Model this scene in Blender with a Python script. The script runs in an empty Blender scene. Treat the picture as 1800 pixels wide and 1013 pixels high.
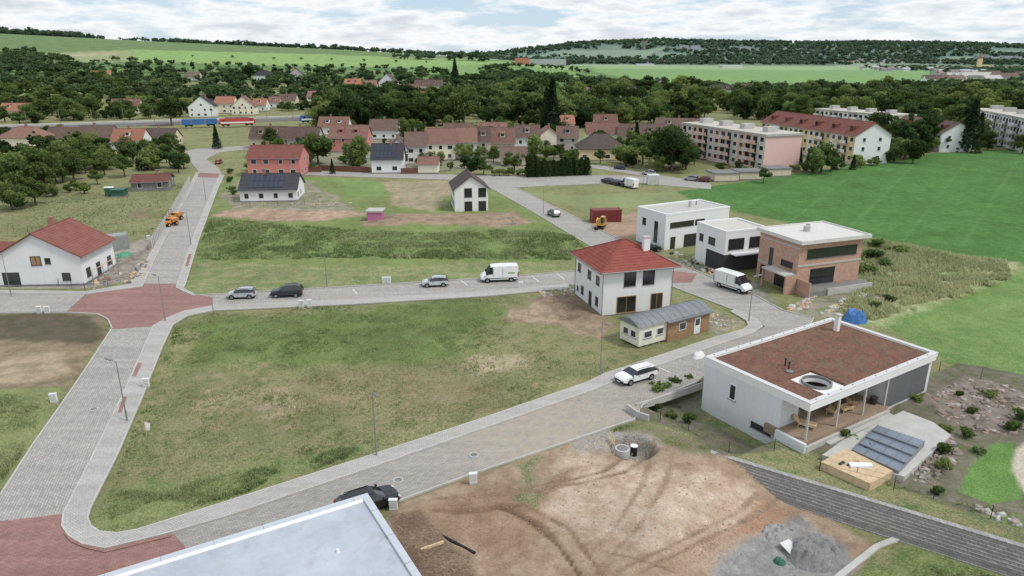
import bpy, math, random, bmesh
import numpy as np
from mathutils import Vector
random.seed(7); np.random.seed(7)
S=bpy.context.scene
# ---------------------------------------------------------------- survey frame
CH=32.0; F=1230.0; PITCH=math.atan(401.5/F); SP=math.sin(PITCH); CP=math.cos(PITCH)
def lin(c): 
    c=c/255.0
    return c/12.92 if c<=0.04045 else ((c+0.055)/1.055)**2.4
def C(r,g,b,ds=.17):
    c=(lin(r),lin(g),lin(b)); l=.25*c[0]+.65*c[1]+.1*c[2]
    return tuple(q*(1-ds)+l*ds for q in c)
def sst(a,b,x):
    t=np.clip((x-a)/(b-a),0,1); return t*t*(3-2*t)
def _h(ix,iy,s):
    v=np.sin(ix*127.1+iy*311.7+s*74.7)*43758.5453
    return v-np.floor(v)
def vn(x,y,s=0):
    x=np.asarray(x,float); y=np.asarray(y,float)
    ix=np.floor(x); iy=np.floor(y); fx=x-ix; fy=y-iy
    fx=fx*fx*(3-2*fx); fy=fy*fy*(3-2*fy)
    a=_h(ix,iy,s); b=_h(ix+1,iy,s); c=_h(ix,iy+1,s); d=_h(ix+1,iy+1,s)
    return (a*(1-fx)+b*fx)*(1-fy)+(c*(1-fx)+d*fx)*fy
def fbm(x,y,s=0,o=4):
    r=0;a=.5;t=0
    for i in range(o):
        r=r+a*vn(x*2**i,y*2**i,s+i*13); t+=a; a*=.5
    return r/t
W0=(17.9,52.2); WD=(.831,-.556); WP=(-.556,-.831)
def wdep(t): return 2.2*sst(-1.5,7,t)
def T(x,y):
    x=np.asarray(x,float); y=np.asarray(y,float)
    prof=np.interp(x*1300/np.maximum(y,400),[-2500,-950,-634,-317,-53,105,950,2500],[92,77,62,49,35,20,6,4])
    h=sst(450,1300,y)*prof*(1-.6*sst(1600,3000,y))
    fx=x*5000/np.maximum(y,2500)
    far=np.interp(fx,[-3000,-600,-120,406,975,1500,2030,2800,3660,6000],[30,40,66,128,152,140,134,132,114,92])
    h=h*(1-sst(3300,4900,y))+sst(3300,4900,y)*(far+10*(fbm(x/400,y/400,5,3)-.5))
    t=(x-W0[0])*WD[0]+(y-W0[1])*WD[1]; d=(x-W0[0])*WP[0]+(y-W0[1])*WP[1]
    dep=wdep(t)*sst(0,.8,d)*(1-sst(25,35,d))
    gx=(x-17.6); gy=(y-59.5); a=gx*.53-gy*.848; b=gx*.848+gy*.53
    g2=1.3*sst(7.5,5.5,np.abs(a))*sst(-3.4,-1.6,b)*sst(6.5,5.,b)
    return h-dep-g2
def ray(u,v):
    x=(u-900)/F; y=(v-506.5)/F
    return (x,CP-y*SP,-(SP+y*CP))
TS=36*1.0065**np.arange(800)
def P(u,v,h=None):
    d=ray(u,v)
    if h is not None:
        t=(CH-h)/-d[2]; return (d[0]*t,d[1]*t)
    if d[2]<-.03:
        t=CH/-d[2]; x,y=d[0]*t,d[1]*t
        if y<445 and abs(float(T(x,y)))<1e-4: return (x,y)
    g=CH+d[2]*TS-T(d[0]*TS,d[1]*TS); k=int(np.argmax(g<0)) if (g<0).any() else len(TS)-1
    k=max(k,1); a,b=g[k-1],g[k]; t=TS[k-1]+(TS[k]-TS[k-1])*(a/(a-b) if a>0>b else 1)
    return (d[0]*t,d[1]*t)
def PP(l,h=None): return [P(u,v,h) for u,v in l]
def zdep(u,v):
    x,y=P(u,v); return y*CP+(CH-float(T(x,y)))*SP
# ---------------------------------------------------------------- materials
MATS={}
def newmat(name):
    m=bpy.data.materials.new(name); m.use_nodes=True
    nt=m.node_tree; b=nt.nodes['Principled BSDF']; return m,nt,b
def N(nt,t,**k):
    n=nt.nodes.new(t)
    for a,v in k.items(): setattr(n,a,v)
    return n
def mixc(nt,fac,a,b,mode='MIX'):
    n=N(nt,'ShaderNodeMix',data_type='RGBA',blend_type=mode)
    for s,v in ((n.inputs[0],fac),(n.inputs[6],a),(n.inputs[7],b)):
        if isinstance(v,bpy.types.NodeSocket): nt.links.new(v,s)
        elif isinstance(v,(int,float)): s.default_value=v
        else: s.default_value=(*v,1)
    return n.outputs[2]
def mth(nt,op,a,b=None,c=None,clamp=False):
    n=N(nt,'ShaderNodeMath',operation=op,use_clamp=clamp)
    for s,v in zip(n.inputs,(a,b,c)):
        if v is None: continue
        if isinstance(v,bpy.types.NodeSocket): nt.links.new(v,s)
        else: s.default_value=v
    return n.outputs[0]
def noise(nt,co,scale,detail=4,rough=.55):
    n=N(nt,'ShaderNodeTexNoise'); n.inputs['Scale'].default_value=scale
    n.inputs['Detail'].default_value=detail; n.inputs['Roughness'].default_value=rough
    nt.links.new(co,n.inputs['Vector']); return n.outputs['Fac']
def mrange(nt,v,a,b,c,d):
    n=N(nt,'ShaderNodeMapRange'); nt.links.new(v,n.inputs[0])
    for i,q in enumerate((a,b,c,d)):
        if isinstance(q,bpy.types.NodeSocket): nt.links.new(q,n.inputs[i+1])
        else: n.inputs[i+1].default_value=q
    return n.outputs[0]
def scl(nt,col,k):
    mm=N(nt,'ShaderNodeVectorMath',operation='SCALE'); nt.links.new(col,mm.inputs[0]); nt.links.new(k,mm.inputs['Scale']); return mm.outputs[0]
def M(name,col,rough=.8,var=.12,scale=1.5,bump=0.,metal=0.,spec=.3,bscale=None,grime=0):
    if name in MATS: return MATS[name]
    m,nt,b=newmat(name)
    tc=N(nt,'ShaderNodeTexCoord'); co=tc.outputs['Object']
    n=noise(nt,co,scale,6,.6); n2=noise(nt,co,scale*9,3)
    f=mth(nt,'ADD',mth(nt,'MULTIPLY',n,.7),mth(nt,'MULTIPLY',n2,.3))
    lo=tuple(c*(1-var*1.6) for c in col); hi=tuple(min(1,c*(1+var*1.2)) for c in col)
    out=mixc(nt,mrange(nt,f,.3,.7,0,1),lo,hi)
    if grime:
        sp=N(nt,'ShaderNodeSeparateXYZ'); nt.links.new(co,sp.inputs[0])
        mp=N(nt,'ShaderNodeMapping'); mp.inputs['Scale'].default_value=(2.2,2.2,.25); nt.links.new(co,mp.inputs[0])
        st=noise(nt,mp.outputs[0],1.3,5,.65); lowz=mrange(nt,sp.outputs[2],0,1.0,1,0)
        g=mth(nt,'ADD',mrange(nt,st,.52,.75,0,grime),mth(nt,'MULTIPLY',lowz,grime*1.3),clamp=True)
        out=mixc(nt,g,out,C(128,120,106))
    nt.links.new(out,b.inputs['Base Color'])
    b.inputs['Roughness'].default_value=rough; b.inputs['Metallic'].default_value=metal
    b.inputs['Specular IOR Level'].default_value=spec
    if bump>0:
        bp=N(nt,'ShaderNodeBump'); bp.inputs['Strength'].default_value=1; bp.inputs['Distance'].default_value=bump
        nt.links.new(noise(nt,co,bscale or scale*8,4),bp.inputs['Height']); nt.links.new(bp.outputs[0],b.inputs['Normal'])
    MATS[name]=m; return m
def Mroof(name,col,pitchz=.22,var=.16,moss=.35):
    if name in MATS: return MATS[name]
    m,nt,b=newmat(name); tc=N(nt,'ShaderNodeTexCoord'); co=tc.outputs['Object']
    sp=N(nt,'ShaderNodeSeparateXYZ'); nt.links.new(co,sp.inputs[0]); oi=N(nt,'ShaderNodeObjectInfo')
    z=mth(nt,'FRACT',mth(nt,'DIVIDE',sp.outputs[2],pitchz))
    xy=mth(nt,'FRACT',mth(nt,'DIVIDE',mth(nt,'ADD',sp.outputs[0],sp.outputs[1]),.3))
    n=noise(nt,co,.8,6,.65); n2=noise(nt,co,7,3)
    f=mth(nt,'ADD',mth(nt,'MULTIPLY',n,.6),mth(nt,'MULTIPLY',n2,.4))
    out=mixc(nt,mrange(nt,f,.3,.7,0,1),tuple(c*(1-var*1.5) for c in col),tuple(min(1,c*(1+var*1.5)) for c in col))
    out=mixc(nt,mrange(nt,n,.48,.72,0,moss),out,C(116,108,96))
    dk=mrange(nt,z,0,.25,.5,1.); dk2=mrange(nt,xy,0,.2,.8,1.)
    k=mth(nt,'MULTIPLY',mth(nt,'MULTIPLY',dk,dk2),mrange(nt,oi.outputs['Random'],0,1,.75,1.2))
    nt.links.new(scl(nt,out,k),b.inputs['Base Color']); b.inputs['Roughness'].default_value=.75
    b.inputs['Specular IOR Level'].default_value=.25
    bp=N(nt,'ShaderNodeBump'); bp.inputs['Distance'].default_value=.04; nt.links.new(mth(nt,'ADD',z,xy),bp.inputs['Height']); nt.links.new(bp.outputs[0],b.inputs['Normal'])
    MATS[name]=m; return m
def Mbrick(name,c1,c2,mortar,scale,w,h,ms,rot=0,axis='xy',var=.5,dirt=.25,dust=None):
    if name in MATS: return MATS[name]
    m,nt,b=newmat(name); tc=N(nt,'ShaderNodeTexCoord'); co=tc.outputs['Object']
    base=co
    if axis=='wall':
        sp=N(nt,'ShaderNodeSeparateXYZ'); nt.links.new(co,sp.inputs[0])
        cb=N(nt,'ShaderNodeCombineXYZ'); nt.links.new(mth(nt,'ADD',sp.outputs[0],sp.outputs[1]),cb.inputs[0]); nt.links.new(sp.outputs[2],cb.inputs[1]); co=cb.outputs[0]
    mp=N(nt,'ShaderNodeMapping'); mp.inputs['Rotation'].default_value=(0,0,-rot); nt.links.new(co,mp.inputs[0])
    br=N(nt,'ShaderNodeTexBrick'); nt.links.new(mp.outputs[0],br.inputs['Vector'])
    br.inputs['Color1'].default_value=(*c1,1); br.inputs['Color2'].default_value=(*c2,1); br.inputs['Mortar'].default_value=(*mortar,1)
    br.inputs['Scale'].default_value=scale; br.inputs['Brick Width'].default_value=w; br.inputs['Row Height'].default_value=h; br.inputs['Mortar Size'].default_value=ms
    n=noise(nt,base,.12,6,.65); n2=noise(nt,base,1.3,5,.7)
    f=mth(nt,'ADD',mth(nt,'MULTIPLY',n,.55),mth(nt,'MULTIPLY',n2,.45))
    k=mrange(nt,f,.32,.68,1-var*.5,1+var*.3)
    out=mixc(nt,mrange(nt,n2,.5,.75,0,dirt),scl(nt,br.outputs['Color'],k),C(150,135,115))
    out=mixc(nt,mrange(nt,n,.56,.7,0,dirt*1.2),out,C(156,142,122))
    if axis=='xy':
        # tyre-darkened lanes running along the street
        s2=N(nt,'ShaderNodeMapping'); s2.inputs['Rotation'].default_value=(0,0,-rot); s2.inputs['Scale'].default_value=(.06,.9,1); nt.links.new(base,s2.inputs[0])
        st=noise(nt,s2.outputs[0],1.0,3,.5); out=scl(nt,out,mrange(nt,st,.35,.65,.9,1.07))
    if dust:
        vd=N(nt,'ShaderNodeVectorMath',operation='DISTANCE'); nt.links.new(base,vd.inputs[0]); vd.inputs[1].default_value=(dust[0],dust[1],0)
        a=mrange(nt,vd.outputs['Value'],3,dust[2],1,0)
        g=mth(nt,'MULTIPLY',a,mrange(nt,n2,.35,.6,.15,.75),clamp=True); out=mixc(nt,g,out,C(178,160,136))
    nt.links.new(out,b.inputs['Base Color']); b.inputs['Roughness'].default_value=.9; b.inputs['Specular IOR Level'].default_value=.2
    bp=N(nt,'ShaderNodeBump'); bp.inputs['Distance'].default_value=.01; nt.links.new(br.outputs['Fac'],bp.inputs['Height']); bp.invert=True
    nt.links.new(bp.outputs[0],b.inputs['Normal'])
    MATS[name]=m; return m
def Mleaf(name,c0,c1,hue=.22,tr=.35):
    m,nt,b=newmat(name); out_=nt.nodes['Material Output']
    at=N(nt,'ShaderNodeAttribute',attribute_name='tint'); oi=N(nt,'ShaderNodeObjectInfo')
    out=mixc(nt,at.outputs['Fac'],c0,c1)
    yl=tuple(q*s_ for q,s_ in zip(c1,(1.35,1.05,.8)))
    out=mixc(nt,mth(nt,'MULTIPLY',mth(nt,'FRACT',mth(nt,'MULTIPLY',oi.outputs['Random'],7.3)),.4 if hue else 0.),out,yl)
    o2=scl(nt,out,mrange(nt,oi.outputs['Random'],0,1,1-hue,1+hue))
    nt.nodes.remove(b); d=N(nt,'ShaderNodeBsdfDiffuse'); t=N(nt,'ShaderNodeBsdfTranslucent'); mx_=N(nt,'ShaderNodeMixShader'); mx_.inputs[0].default_value=tr
    nt.links.new(o2,d.inputs[0]); nt.links.new(o2,t.inputs[0]); nt.links.new(d.outputs[0],mx_.inputs[1]); nt.links.new(t.outputs[0],mx_.inputs[2]); nt.links.new(mx_.outputs[0],out_.inputs[0])
    return m
WHITE=M('white_plaster',(.76,.765,.76),.85,.03,.5,grime=.12)
WHITE2=M('pale_grey_plaster',(.60,.605,.61),.85,.06,.6,grime=.15)
CREAM=M('cream_plaster',C(236,226,200),.85,.06,.6,grime=.15)
PINK=M('salmon_plaster',C(212,128,120),.85,.06,.6,grime=.1)
GLASS=M('window_glass',(.03,.035,.04),.08,.3,.3,spec=.9)
DGLASS=M('dark_glass',(.02,.022,.025),.1,.2,.3,spec=.8)
FRAMED=M('anthracite_frame',(.04,.042,.045),.5,.1)
FRAMEW=M('white_frame',(.75,.75,.74),.5,.04)
WOOD=M('larch_wood',C(166,128,90),.7,.22,2.5,.005)
WOODL=M('raw_timber',C(206,178,136),.75,.18,3,.005)
CONC=M('concrete',C(184,182,176),.9,.1,.8,.004)
CONCD=M('dark_concrete',C(128,127,125),.9,.15,1,.005)
STEEL=M('galvanised_steel',C(150,154,158),.45,.08,metal=.6)
KERB=M('kerb_stone',C(184,181,175),.9,.12,1)
RED_TILE=Mroof('red_clay_tiles',C(134,76,66),moss=.25)
MAINR=Mroof('new_red_tiles',C(144,68,56),.24,moss=.1)
BR_TILE=Mroof('weathered_brown_tiles',C(118,94,84),.25,.2)
BR2=Mroof('old_red_tiles',C(142,102,88),.25,.22)
OR_TILE=Mroof('orange_tiles',C(170,110,84),.25,.14)
DK_TILE=Mroof('dark_grey_tiles',C(70,70,76),.25,.12,.1)
DB_TILE=Mroof('dark_brown_tiles',C(90,78,74),.25,.12,.15)
PV=M('solar_panel',C(30,38,60),.15,.2,1,spec=.8)
dx_,dy_=P(985,762)
PAVER=Mbrick('grey_pavers',C(180,176,170),C(162,159,153),C(132,128,120),1,.4,.2,.013,rot=math.radians(-70),var=.34)
PAVER2=Mbrick('grey_pavers_street',C(174,170,163),C(156,152,146),C(130,125,116),1,.4,.2,.013,rot=math.radians(31),var=.36,dirt=.32,dust=(dx_,dy_,15))
SIDE=Mbrick('sidewalk_pavers',C(190,187,182),C(178,175,170),C(148,144,138),1,.2,.2,.010,rot=math.radians(31),var=.28)
REDP=Mbrick('red_pavers',C(168,122,114),C(152,108,102),C(130,110,102),1,.4,.2,.014,rot=math.radians(20),var=.36)
BRICK=Mbrick('hollow_brick',C(202,158,136),C(186,140,118),C(184,162,146),1,.5,.25,.012,axis='wall',var=.24)
GAB=Mbrick('retaining_blocks',C(172,171,167),C(152,151,148),C(110,108,104),1,.5,.22,.012,axis='wall',var=.28)
# ---------------------------------------------------------------- mesh builder
def empty(name,x=0,y=0,z=0,ang=0):
    e=bpy.data.objects.new(name,None); S.collection.objects.link(e); e.location=(x,y,z); e.rotation_euler=(0,0,ang); e.empty_display_size=.5
    return e
class MB:
    def __init__(s): s.v=[];s.f=[];s.m=[];s.ms=[]
    def mi(s,m):
        if m not in s.ms: s.ms.append(m)
        return s.ms.index(m)
    def poly(s,pts,m):
        n=len(s.v); s.v+=[tuple(p) for p in pts]; s.f.append(tuple(range(n,n+len(pts)))); s.m.append(s.mi(m))
    def hexa(s,p,m):
        n=len(s.v); s.v+=[tuple(q) for q in p]; k=s.mi(m)
        for f in ((3,2,1,0),(4,5,6,7),(0,1,5,4),(1,2,6,5),(2,3,7,6),(3,0,4,7)):
            s.f.append(tuple(n+i for i in f)); s.m.append(k)
    def box(s,x0,x1,y0,y1,z0,z1,m):
        if x0>x1:x0,x1=x1,x0
        if y0>y1:y0,y1=y1,y0
        s.hexa([(x0,y0,z0),(x1,y0,z0),(x1,y1,z0),(x0,y1,z0),(x0,y0,z1),(x1,y0,z1),(x1,y1,z1),(x0,y1,z1)],m)
    def prism(s,pts,z0,z1,m,mt=None):
        a=sum(pts[i][0]*pts[(i+1)%len(pts)][1]-pts[(i+1)%len(pts)][0]*pts[i][1] for i in range(len(pts)))
        if a<0: pts=pts[::-1]
        n=len(pts)
        s.poly([(x,y,z1) for x,y in pts],mt or m); s.poly([(x,y,z0) for x,y in pts[::-1]],m)
        for i in range(n):
            a,b=pts[i],pts[(i+1)%n]; s.poly([(*a,z0),(*b,z0),(*b,z1),(*a,z1)],m)
    def ext(s,prof,ax,a0,a1,m):
        f=(lambda a,p,z:(a,p,z)) if ax=='x' else (lambda a,p,z:(p,a,z))
        n=len(prof)
        A=[f(a0,p,z) for p,z in prof]; B=[f(a1,p,z) for p,z in prof]
        s.poly(A,m); s.poly(B[::-1],m)
        for i in range(n):
            j=(i+1)%n; s.poly([A[j],A[i],B[i],B[j]],m)
    def cyl(s,x,y,z0,z1,r0,r1,m,n=12,cap=True):
        a=[(x+r0*math.cos(t*2*math.pi/n),y+r0*math.sin(t*2*math.pi/n),z0) for t in range(n)]
        b=[(x+r1*math.cos(t*2*math.pi/n),y+r1*math.sin(t*2*math.pi/n),z1) for t in range(n)]
        for i in range(n): s.poly([a[i],a[(i+1)%n],b[(i+1)%n],b[i]],m)
        if cap: s.poly(b,m); s.poly(a[::-1],m)
    def tube(s,p,q,r,m,n=6,r2=None):
        p=Vector(p);q=Vector(q);d=(q-p).normalized(); u=d.orthogonal().normalized(); w=d.cross(u); r2=r if r2 is None else r2
        A=[p+(u*math.cos(t)+w*math.sin(t))*r for t in [i*2*math.pi/n for i in range(n)]]
        B=[q+(u*math.cos(t)+w*math.sin(t))*r2 for t in [i*2*math.pi/n for i in range(n)]]
        for i in range(n): s.poly([A[i],A[(i+1)%n],B[(i+1)%n],B[i]],m)
        s.poly(B,m); s.poly(A[::-1],m)
    def obj(s,name,parent=None,smooth=False,fix=True):
        me=bpy.data.meshes.new(name); me.from_pydata(s.v,[],s.f)
        for m in s.ms: me.materials.append(m)
        me.polygons.foreach_set('material_index',s.m)
        if smooth: me.polygons.foreach_set('use_smooth',[True]*len(s.f))
        me.update()
        if fix:
            bm=bmesh.new(); bm.from_mesh(me)
            if smooth: bmesh.ops.remove_doubles(bm,verts=bm.verts,dist=.0005)
            bmesh.ops.recalc_face_normals(bm,faces=bm.faces); bm.to_mesh(me); bm.free()
        o=bpy.data.objects.new(name,me); S.collection.objects.link(o)
        if parent: o.parent=parent
        return o
def fbox(mb,L,W,face,s0,s1,d0,d1,z0,z1,m):
    if face=='F': mb.box(s0,s1,-d1,-d0,z0,z1,m)
    elif face=='K': mb.box(s0,s1,W+d0,W+d1,z0,z1,m)
    elif face=='L': mb.box(-d1,-d0,s0,s1,z0,z1,m)
    else: mb.box(L+d0,L+d1,s0,s1,z0,z1,m)
def win(mb,L,W,face,s0,s1,z0,z1,fm=None,gm=None,mull=0,w=.09,sill=True):
    fm=fm or FRAMEW; gm=gm or GLASS
    fbox(mb,L,W,face,s0+w,s1-w,-.05,.012,z0+w,z1-w,gm)
    fbox(mb,L,W,face,s0,s0+w,-.05,.04,z0,z1,fm); fbox(mb,L,W,face,s1-w,s1,-.05,.04,z0,z1,fm)
    fbox(mb,L,W,face,s0+w,s1-w,-.05,.04,z0,z0+w,fm); fbox(mb,L,W,face,s0+w,s1-w,-.05,.04,z1-w,z1,fm)
    for i in range(mull):
        c=s0+(s1-s0)*(i+1)/(mull+1); fbox(mb,L,W,face,c-.035,c+.035,.013,.035,z0+w,z1-w,fm)
    if sill: fbox(mb,L,W,face,s0-.08,s1+.08,0,.09,z0-.06,z0-.005,CONCD)
def gable(mb,L,W,ze,pitch,ax,m,o=.4,og=.3,t=.16):
    tn=math.tan(math.radians(pitch)); D=W if ax=='x' else L; A=L if ax=='x' else W
    h=D/2*tn
    mb.ext([(-o,ze-o*tn+.02),(D/2,ze+h+.02),(D/2,ze+h+t+.02),(-o,ze-o*tn+t+.02)],ax,-og,A+og,m)
    mb.ext([(D+o,ze-o*tn+.02),(D/2,ze+h+.02),(D/2,ze+h+t+.02),(D+o,ze-o*tn+t+.02)],ax,-og,A+og,m)
    f=(lambda a,p,z:(a,p,z)) if ax=='x' else (lambda a,p,z:(p,a,z))
    mb.tube(f(-og,D/2,ze+h+t),f(A+og,D/2,ze+h+t),.12,m,6)
    for p in (-o-.06,D+o+.06): mb.tube(f(-og,p,ze-o*tn+.1),f(A+og,p,ze-o*tn+.1),.07,STEEL,5)
    return h
def gwalls(mb,L,W,ze,pitch,ax,m,z0=0):
    tn=math.tan(math.radians(pitch)); D=W if ax=='x' else L; A=L if ax=='x' else W
    mb.ext([(0,z0),(D,z0),(D,ze),(D/2,ze+D/2*tn),(0,ze)],ax,0,A,m)
def hip(mb,L,W,ze,pitch,m,o=.6,fas=None):
    tn=math.tan(math.radians(pitch)); x0,x1,y0,y1=-o,L+o,-o,W+o
    A=[(x0,y0),(x1,y0),(x1,y1),(x0,y1)]
    fas=fas or m
    mb.prism(A,ze-.05,ze+.12,fas)
    z=ze+.122; lx=x1-x0; ly=y1-y0
    if lx>=ly: r0=(x0+ly/2,(y0+y1)/2); r1=(x1-ly/2,(y0+y1)/2); hh=ly/2*tn
    else: r0=((x0+x1)/2,y0+lx/2); r1=((x0+x1)/2,y1-lx/2); hh=lx/2*tn
    B=[(p[0],p[1],z) for p in A]; R0=(*r0,z+hh); R1=(*r1,z+hh)
    if lx>=ly:
        for f in ([B[0],B[1],R1,R0],[B[1],B[2],R1],[B[2],B[3],R0,R1],[B[3],B[0],R0]): mb.poly(f,m)
        e=[(B[0],R0),(B[3],R0),(B[1],R1),(B[2],R1),(R0,R1)]
    else:
        for f in ([B[0],B[1],R0],[B[1],B[2],R1,R0],[B[2],B[3],R1],[B[3],B[0],R0,R1]): mb.poly(f,m)
        e=[(B[0],R0),(B[1],R0),(B[3],R1),(B[2],R1),(R0,R1)]
    for a,b in e:
        if (Vector(a)-Vector(b)).length>.3: mb.tube(a,b,.1,m,5)
    return hh
OCC=[]
def rect3(B,Cc,A):
    ex=Vector(Cc)-Vector(B); L=ex.length; ex/=L; ey=Vector((-ex.y,ex.x)); W=abs((Vector(A)-Vector(B)).dot(ey))
    OCC.append((B[0]+ex.x*L/2+ey.x*W/2,B[1]+ex.y*L/2+ey.y*W/2,max(L,W)*.62))
    return B[0],B[1],math.atan2(ex.y,ex.x),L,W
# ---------------------------------------------------------------- roads geometry (plan)
R={}
R['left_road']=PP([(-130,1060),(0,873),(60,780),(118,698),(165,628),(197,578),(200,560),(262,560),(270,574),(245,630),(215,698),(166,798),(112,905),(60,1000),(20,1090)])
R['near_street']=PP([(180,968),(300,938),(400,909),(660,821),(1045,686),(1078,672),(1250,611),(1322,587),(1345,575),(1420,580),(1300,620),(1262,640),(1225,672),(1130,712),(1115,737),(830,832),(700,880),(500,945),(330,995),(150,1060)],0)
R['east_road']=PP([(1345,575),(1330,562),(1290,545),(1190,507),(1060,445),(1000,410),(930,368),(862,330),(905,330),(1000,375),(1060,408),(1130,440),(1205,470),(1330,522),(1375,547),(1430,560),(1420,580)],0)
R['cross_street']=PP([(340,521),(600,506),(850,491),(1010,478),(1150,468),(1190,500),(1000,501),(850,514),(600,529),(374,539)])
R['north_road']=PP([(250,505),(268,465),(290,420),(318,365),(338,330),(350,304),(387,307),(374,335),(357,375),(335,430),(310,507)])
R['west_street']=PP([(-300,532),(0,517),(152,516),(118,548),(0,549),(-300,566)])
R['village_street']=PP([(350,304),(390,307),(385,296),(362,280),(385,268),(440,262),(440,256),(345,262),(318,268),(335,285)])
R['back_street']=PP([(530,301),(860,309),(1100,309),(1250,323),(1250,333),(1100,321),(905,330),(862,330),(840,318),(530,308)])
R['apartment_street']=PP([(1180,318),(1250,323),(1060,292),(1020,288),(1020,292)])
RED=PP([(118,548),(152,519),(240,504),(252,500),(308,500),(322,512),(345,520),(374,523),(374,545),(325,552),(300,562),(270,574),(198,579),(192,563),(175,553)])
RED2=PP([(-160,960),(0,918),(112,905),(110,927),(122,944),(146,958),(185,966),(305,940),(345,985),(150,1045),(0,1100),(-200,1100)])
RED3=PP([(1150,482),(1175,476),(1225,482),(1215,497),(1180,498)])
RED4=PP([(350,304),(345,312),(383,313),(390,306)])
SW={}
SW['a']=PP([(270,574),(245,630),(215,698),(166,798),(112,905),(110,927),(122,944),(146,958),(185,966),(300,938),(400,909),(660,821),(1045,686),(1078,672),(1250,611),(1322,587),(1340,575),(1330,562),(1290,545),(1285,549),(1312,565),(1316,573),(1308,580),(1240,600),(1062,659),(1035,673),(850,737),(660,800),(400,884),(240,934),(205,940),(175,937),(160,927),(154,912),(160,893),(207,800),(250,700),(285,612),(304,572),(330,556),(375,547),(374,539),(325,548),(295,560)],0)
SW['b']=PP([(374,539),(600,529),(850,514),(1000,501),(1000,508),(850,522),(600,537),(375,547)])
SW['c']=PP([(310,507),(335,430),(357,375),(374,335),(387,307),(394,309),(382,335),(367,375),(347,430),(326,500),(322,508),(345,521),(340,521)])
SW['d']=PP([(250,505),(268,465),(290,420),(318,365),(338,330),(350,304),(345,304),(332,330),(310,365),(280,420),(256,462),(232,500),(152,514),(0,512),(0,517),(152,518),(240,506)])
def sdf(poly,x,y):
    d=np.full(x.shape,1e9); ins=np.zeros(x.shape,bool); n=len(poly)
    for i in range(n):
        ax,ay=poly[i]; bx,by=poly[(i+1)%n]; ex,ey=bx-ax,by-ay
        t=np.clip(((x-ax)*ex+(y-ay)*ey)/(ex*ex+ey*ey+1e-9),0,1)
        d=np.minimum(d,(x-ax-t*ex)**2+(y-ay-t*ey)**2)
        if ay!=by:
            c=((ay>y)!=(by>y))&(x<(bx-ax)*(y-ay)/(by-ay)+ax); ins^=c
    d=np.sqrt(d); return np.where(ins,-d,d)
def inside(poly,x,y):
    r=False; n=len(poly)
    for i in range(n):
        ax,ay=poly[i]; bx,by=poly[(i+1)%n]
        if (ay>y)!=(by>y) and x<(bx-ax)*(y-ay)/(by-ay)+ax: r=not r
    return r
def sdfb(poly,x,y,pad):
    px=[p[0] for p in poly]; py=[p[1] for p in poly]
    m=(x>min(px)-pad)&(x<max(px)+pad)&(y>min(py)-pad)&(y<max(py)+pad)
    r=np.full(x.shape,1e3); r[m]=sdf(poly,x[m],y[m]); return r
ROADS=list(R.values())+list(SW.values())+[RED2,RED,RED3,RED4]
def roaddist(x,y,pad=3):
    r=np.full(x.shape,1e3)
    for p in ROADS: r=np.minimum(r,sdfb(p,x,y,pad))
    return r
# ---------------------------------------------------------------- ground sheet
k=[8.0]
while k[-1]<66: k.append(k[-1]*1.02)
while k[-1]<130: k.append(k[-1]*1.0024)
while k[-1]<620: k.append(k[-1]*1.005)
while k[-1]<9500: k.append(k[-1]*1.012)
K=np.array(k); s=np.linspace(-1.3,1.3,721)
KY,SX=np.meshgrid(K,s,indexing='ij'); X=(SX*KY).ravel(); Y=(KY-30).ravel()
nr,nc=len(K),len(s)
n=X.size
cA=np.tile(np.array(C(100,120,62)),(n,1)); cB=np.tile(np.array(C(138,136,90)),(n,1)); mx=np.full(n,.45); rg=np.full(n,.10)
wn=fbm(X/4,Y/4,3)-.5
def paint(poly,A,B,mixv,soft=.6,warp=2.0,rough=.1,px=True,amt=1.):
    if px: poly=PP(poly)
    d=sdfb(poly,X,Y,soft+warp+2)
    w=sst(-soft,soft,-(d+wn*2*warp))*amt; m=w>0
    W=w[m][:,None]
    cA[m]=cA[m]*(1-W)+np.array(A)*W; cB[m]=cB[m]*(1-W)+np.array(B)*W
    mx[m]=mx[m]*(1-w[m])+mixv*w[m]; rg[m]=rg[m]*(1-w[m])+rough*w[m]
tracks=np.zeros(n)
def track(l,wd,A,amt=.7,depth=.05):
    pts=PP(l)
    xs=[p[0] for p in pts]; ys=[p[1] for p in pts]; m=(X>min(xs)-2)&(X<max(xs)+2)&(Y>min(ys)-2)&(Y<max(ys)+2)
    x=X[m];y=Y[m];dd=np.full(x.shape,1e9)
    for i in range(len(pts)-1):
        ax,ay=pts[i];bx,by=pts[i+1];ex,ey=bx-ax,by-ay
        t=np.clip(((x-ax)*ex+(y-ay)*ey)/(ex*ex+ey*ey),0,1); dd=np.minimum(dd,np.hypot(x-ax-t*ex,y-ay-t*ey))
    w=sst(wd,wd*.4,dd+wn[m]*.4)*amt*(.6+.8*vn(x*.8,y*.8,50))
    w=np.clip(w,0,1)
    cA[m]=cA[m]*(1-w[:,None])+np.array(A)*w[:,None]; cB[m]=cB[m]*(1-w[:,None])+np.array(A)*.85*w[:,None]; tracks[m]-=w*depth
m=Y>700; cA[m]=C(88,118,58); cB[m]=C(106,130,70)
def fld(poly,A,B=None,soft=3,warp=2): paint(poly,A,B or tuple(c*.88 for c in A),.5,soft,warp,0)
fld([(230,87),(420,92),(700,101),(850,106),(1050,118),(1010,124),(760,120),(560,117),(400,113),(240,109)],C(134,166,84))
fld([(30,96),(230,88),(240,108),(120,112),(40,112)],C(146,156,98))
fld([(60,100),(200,92),(205,97),(60,104)],C(170,162,124),soft=2)
fld([(40,150),(150,128),(180,134),(60,165),(0,175),(0,165)],C(142,160,92),soft=1.5)
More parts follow.
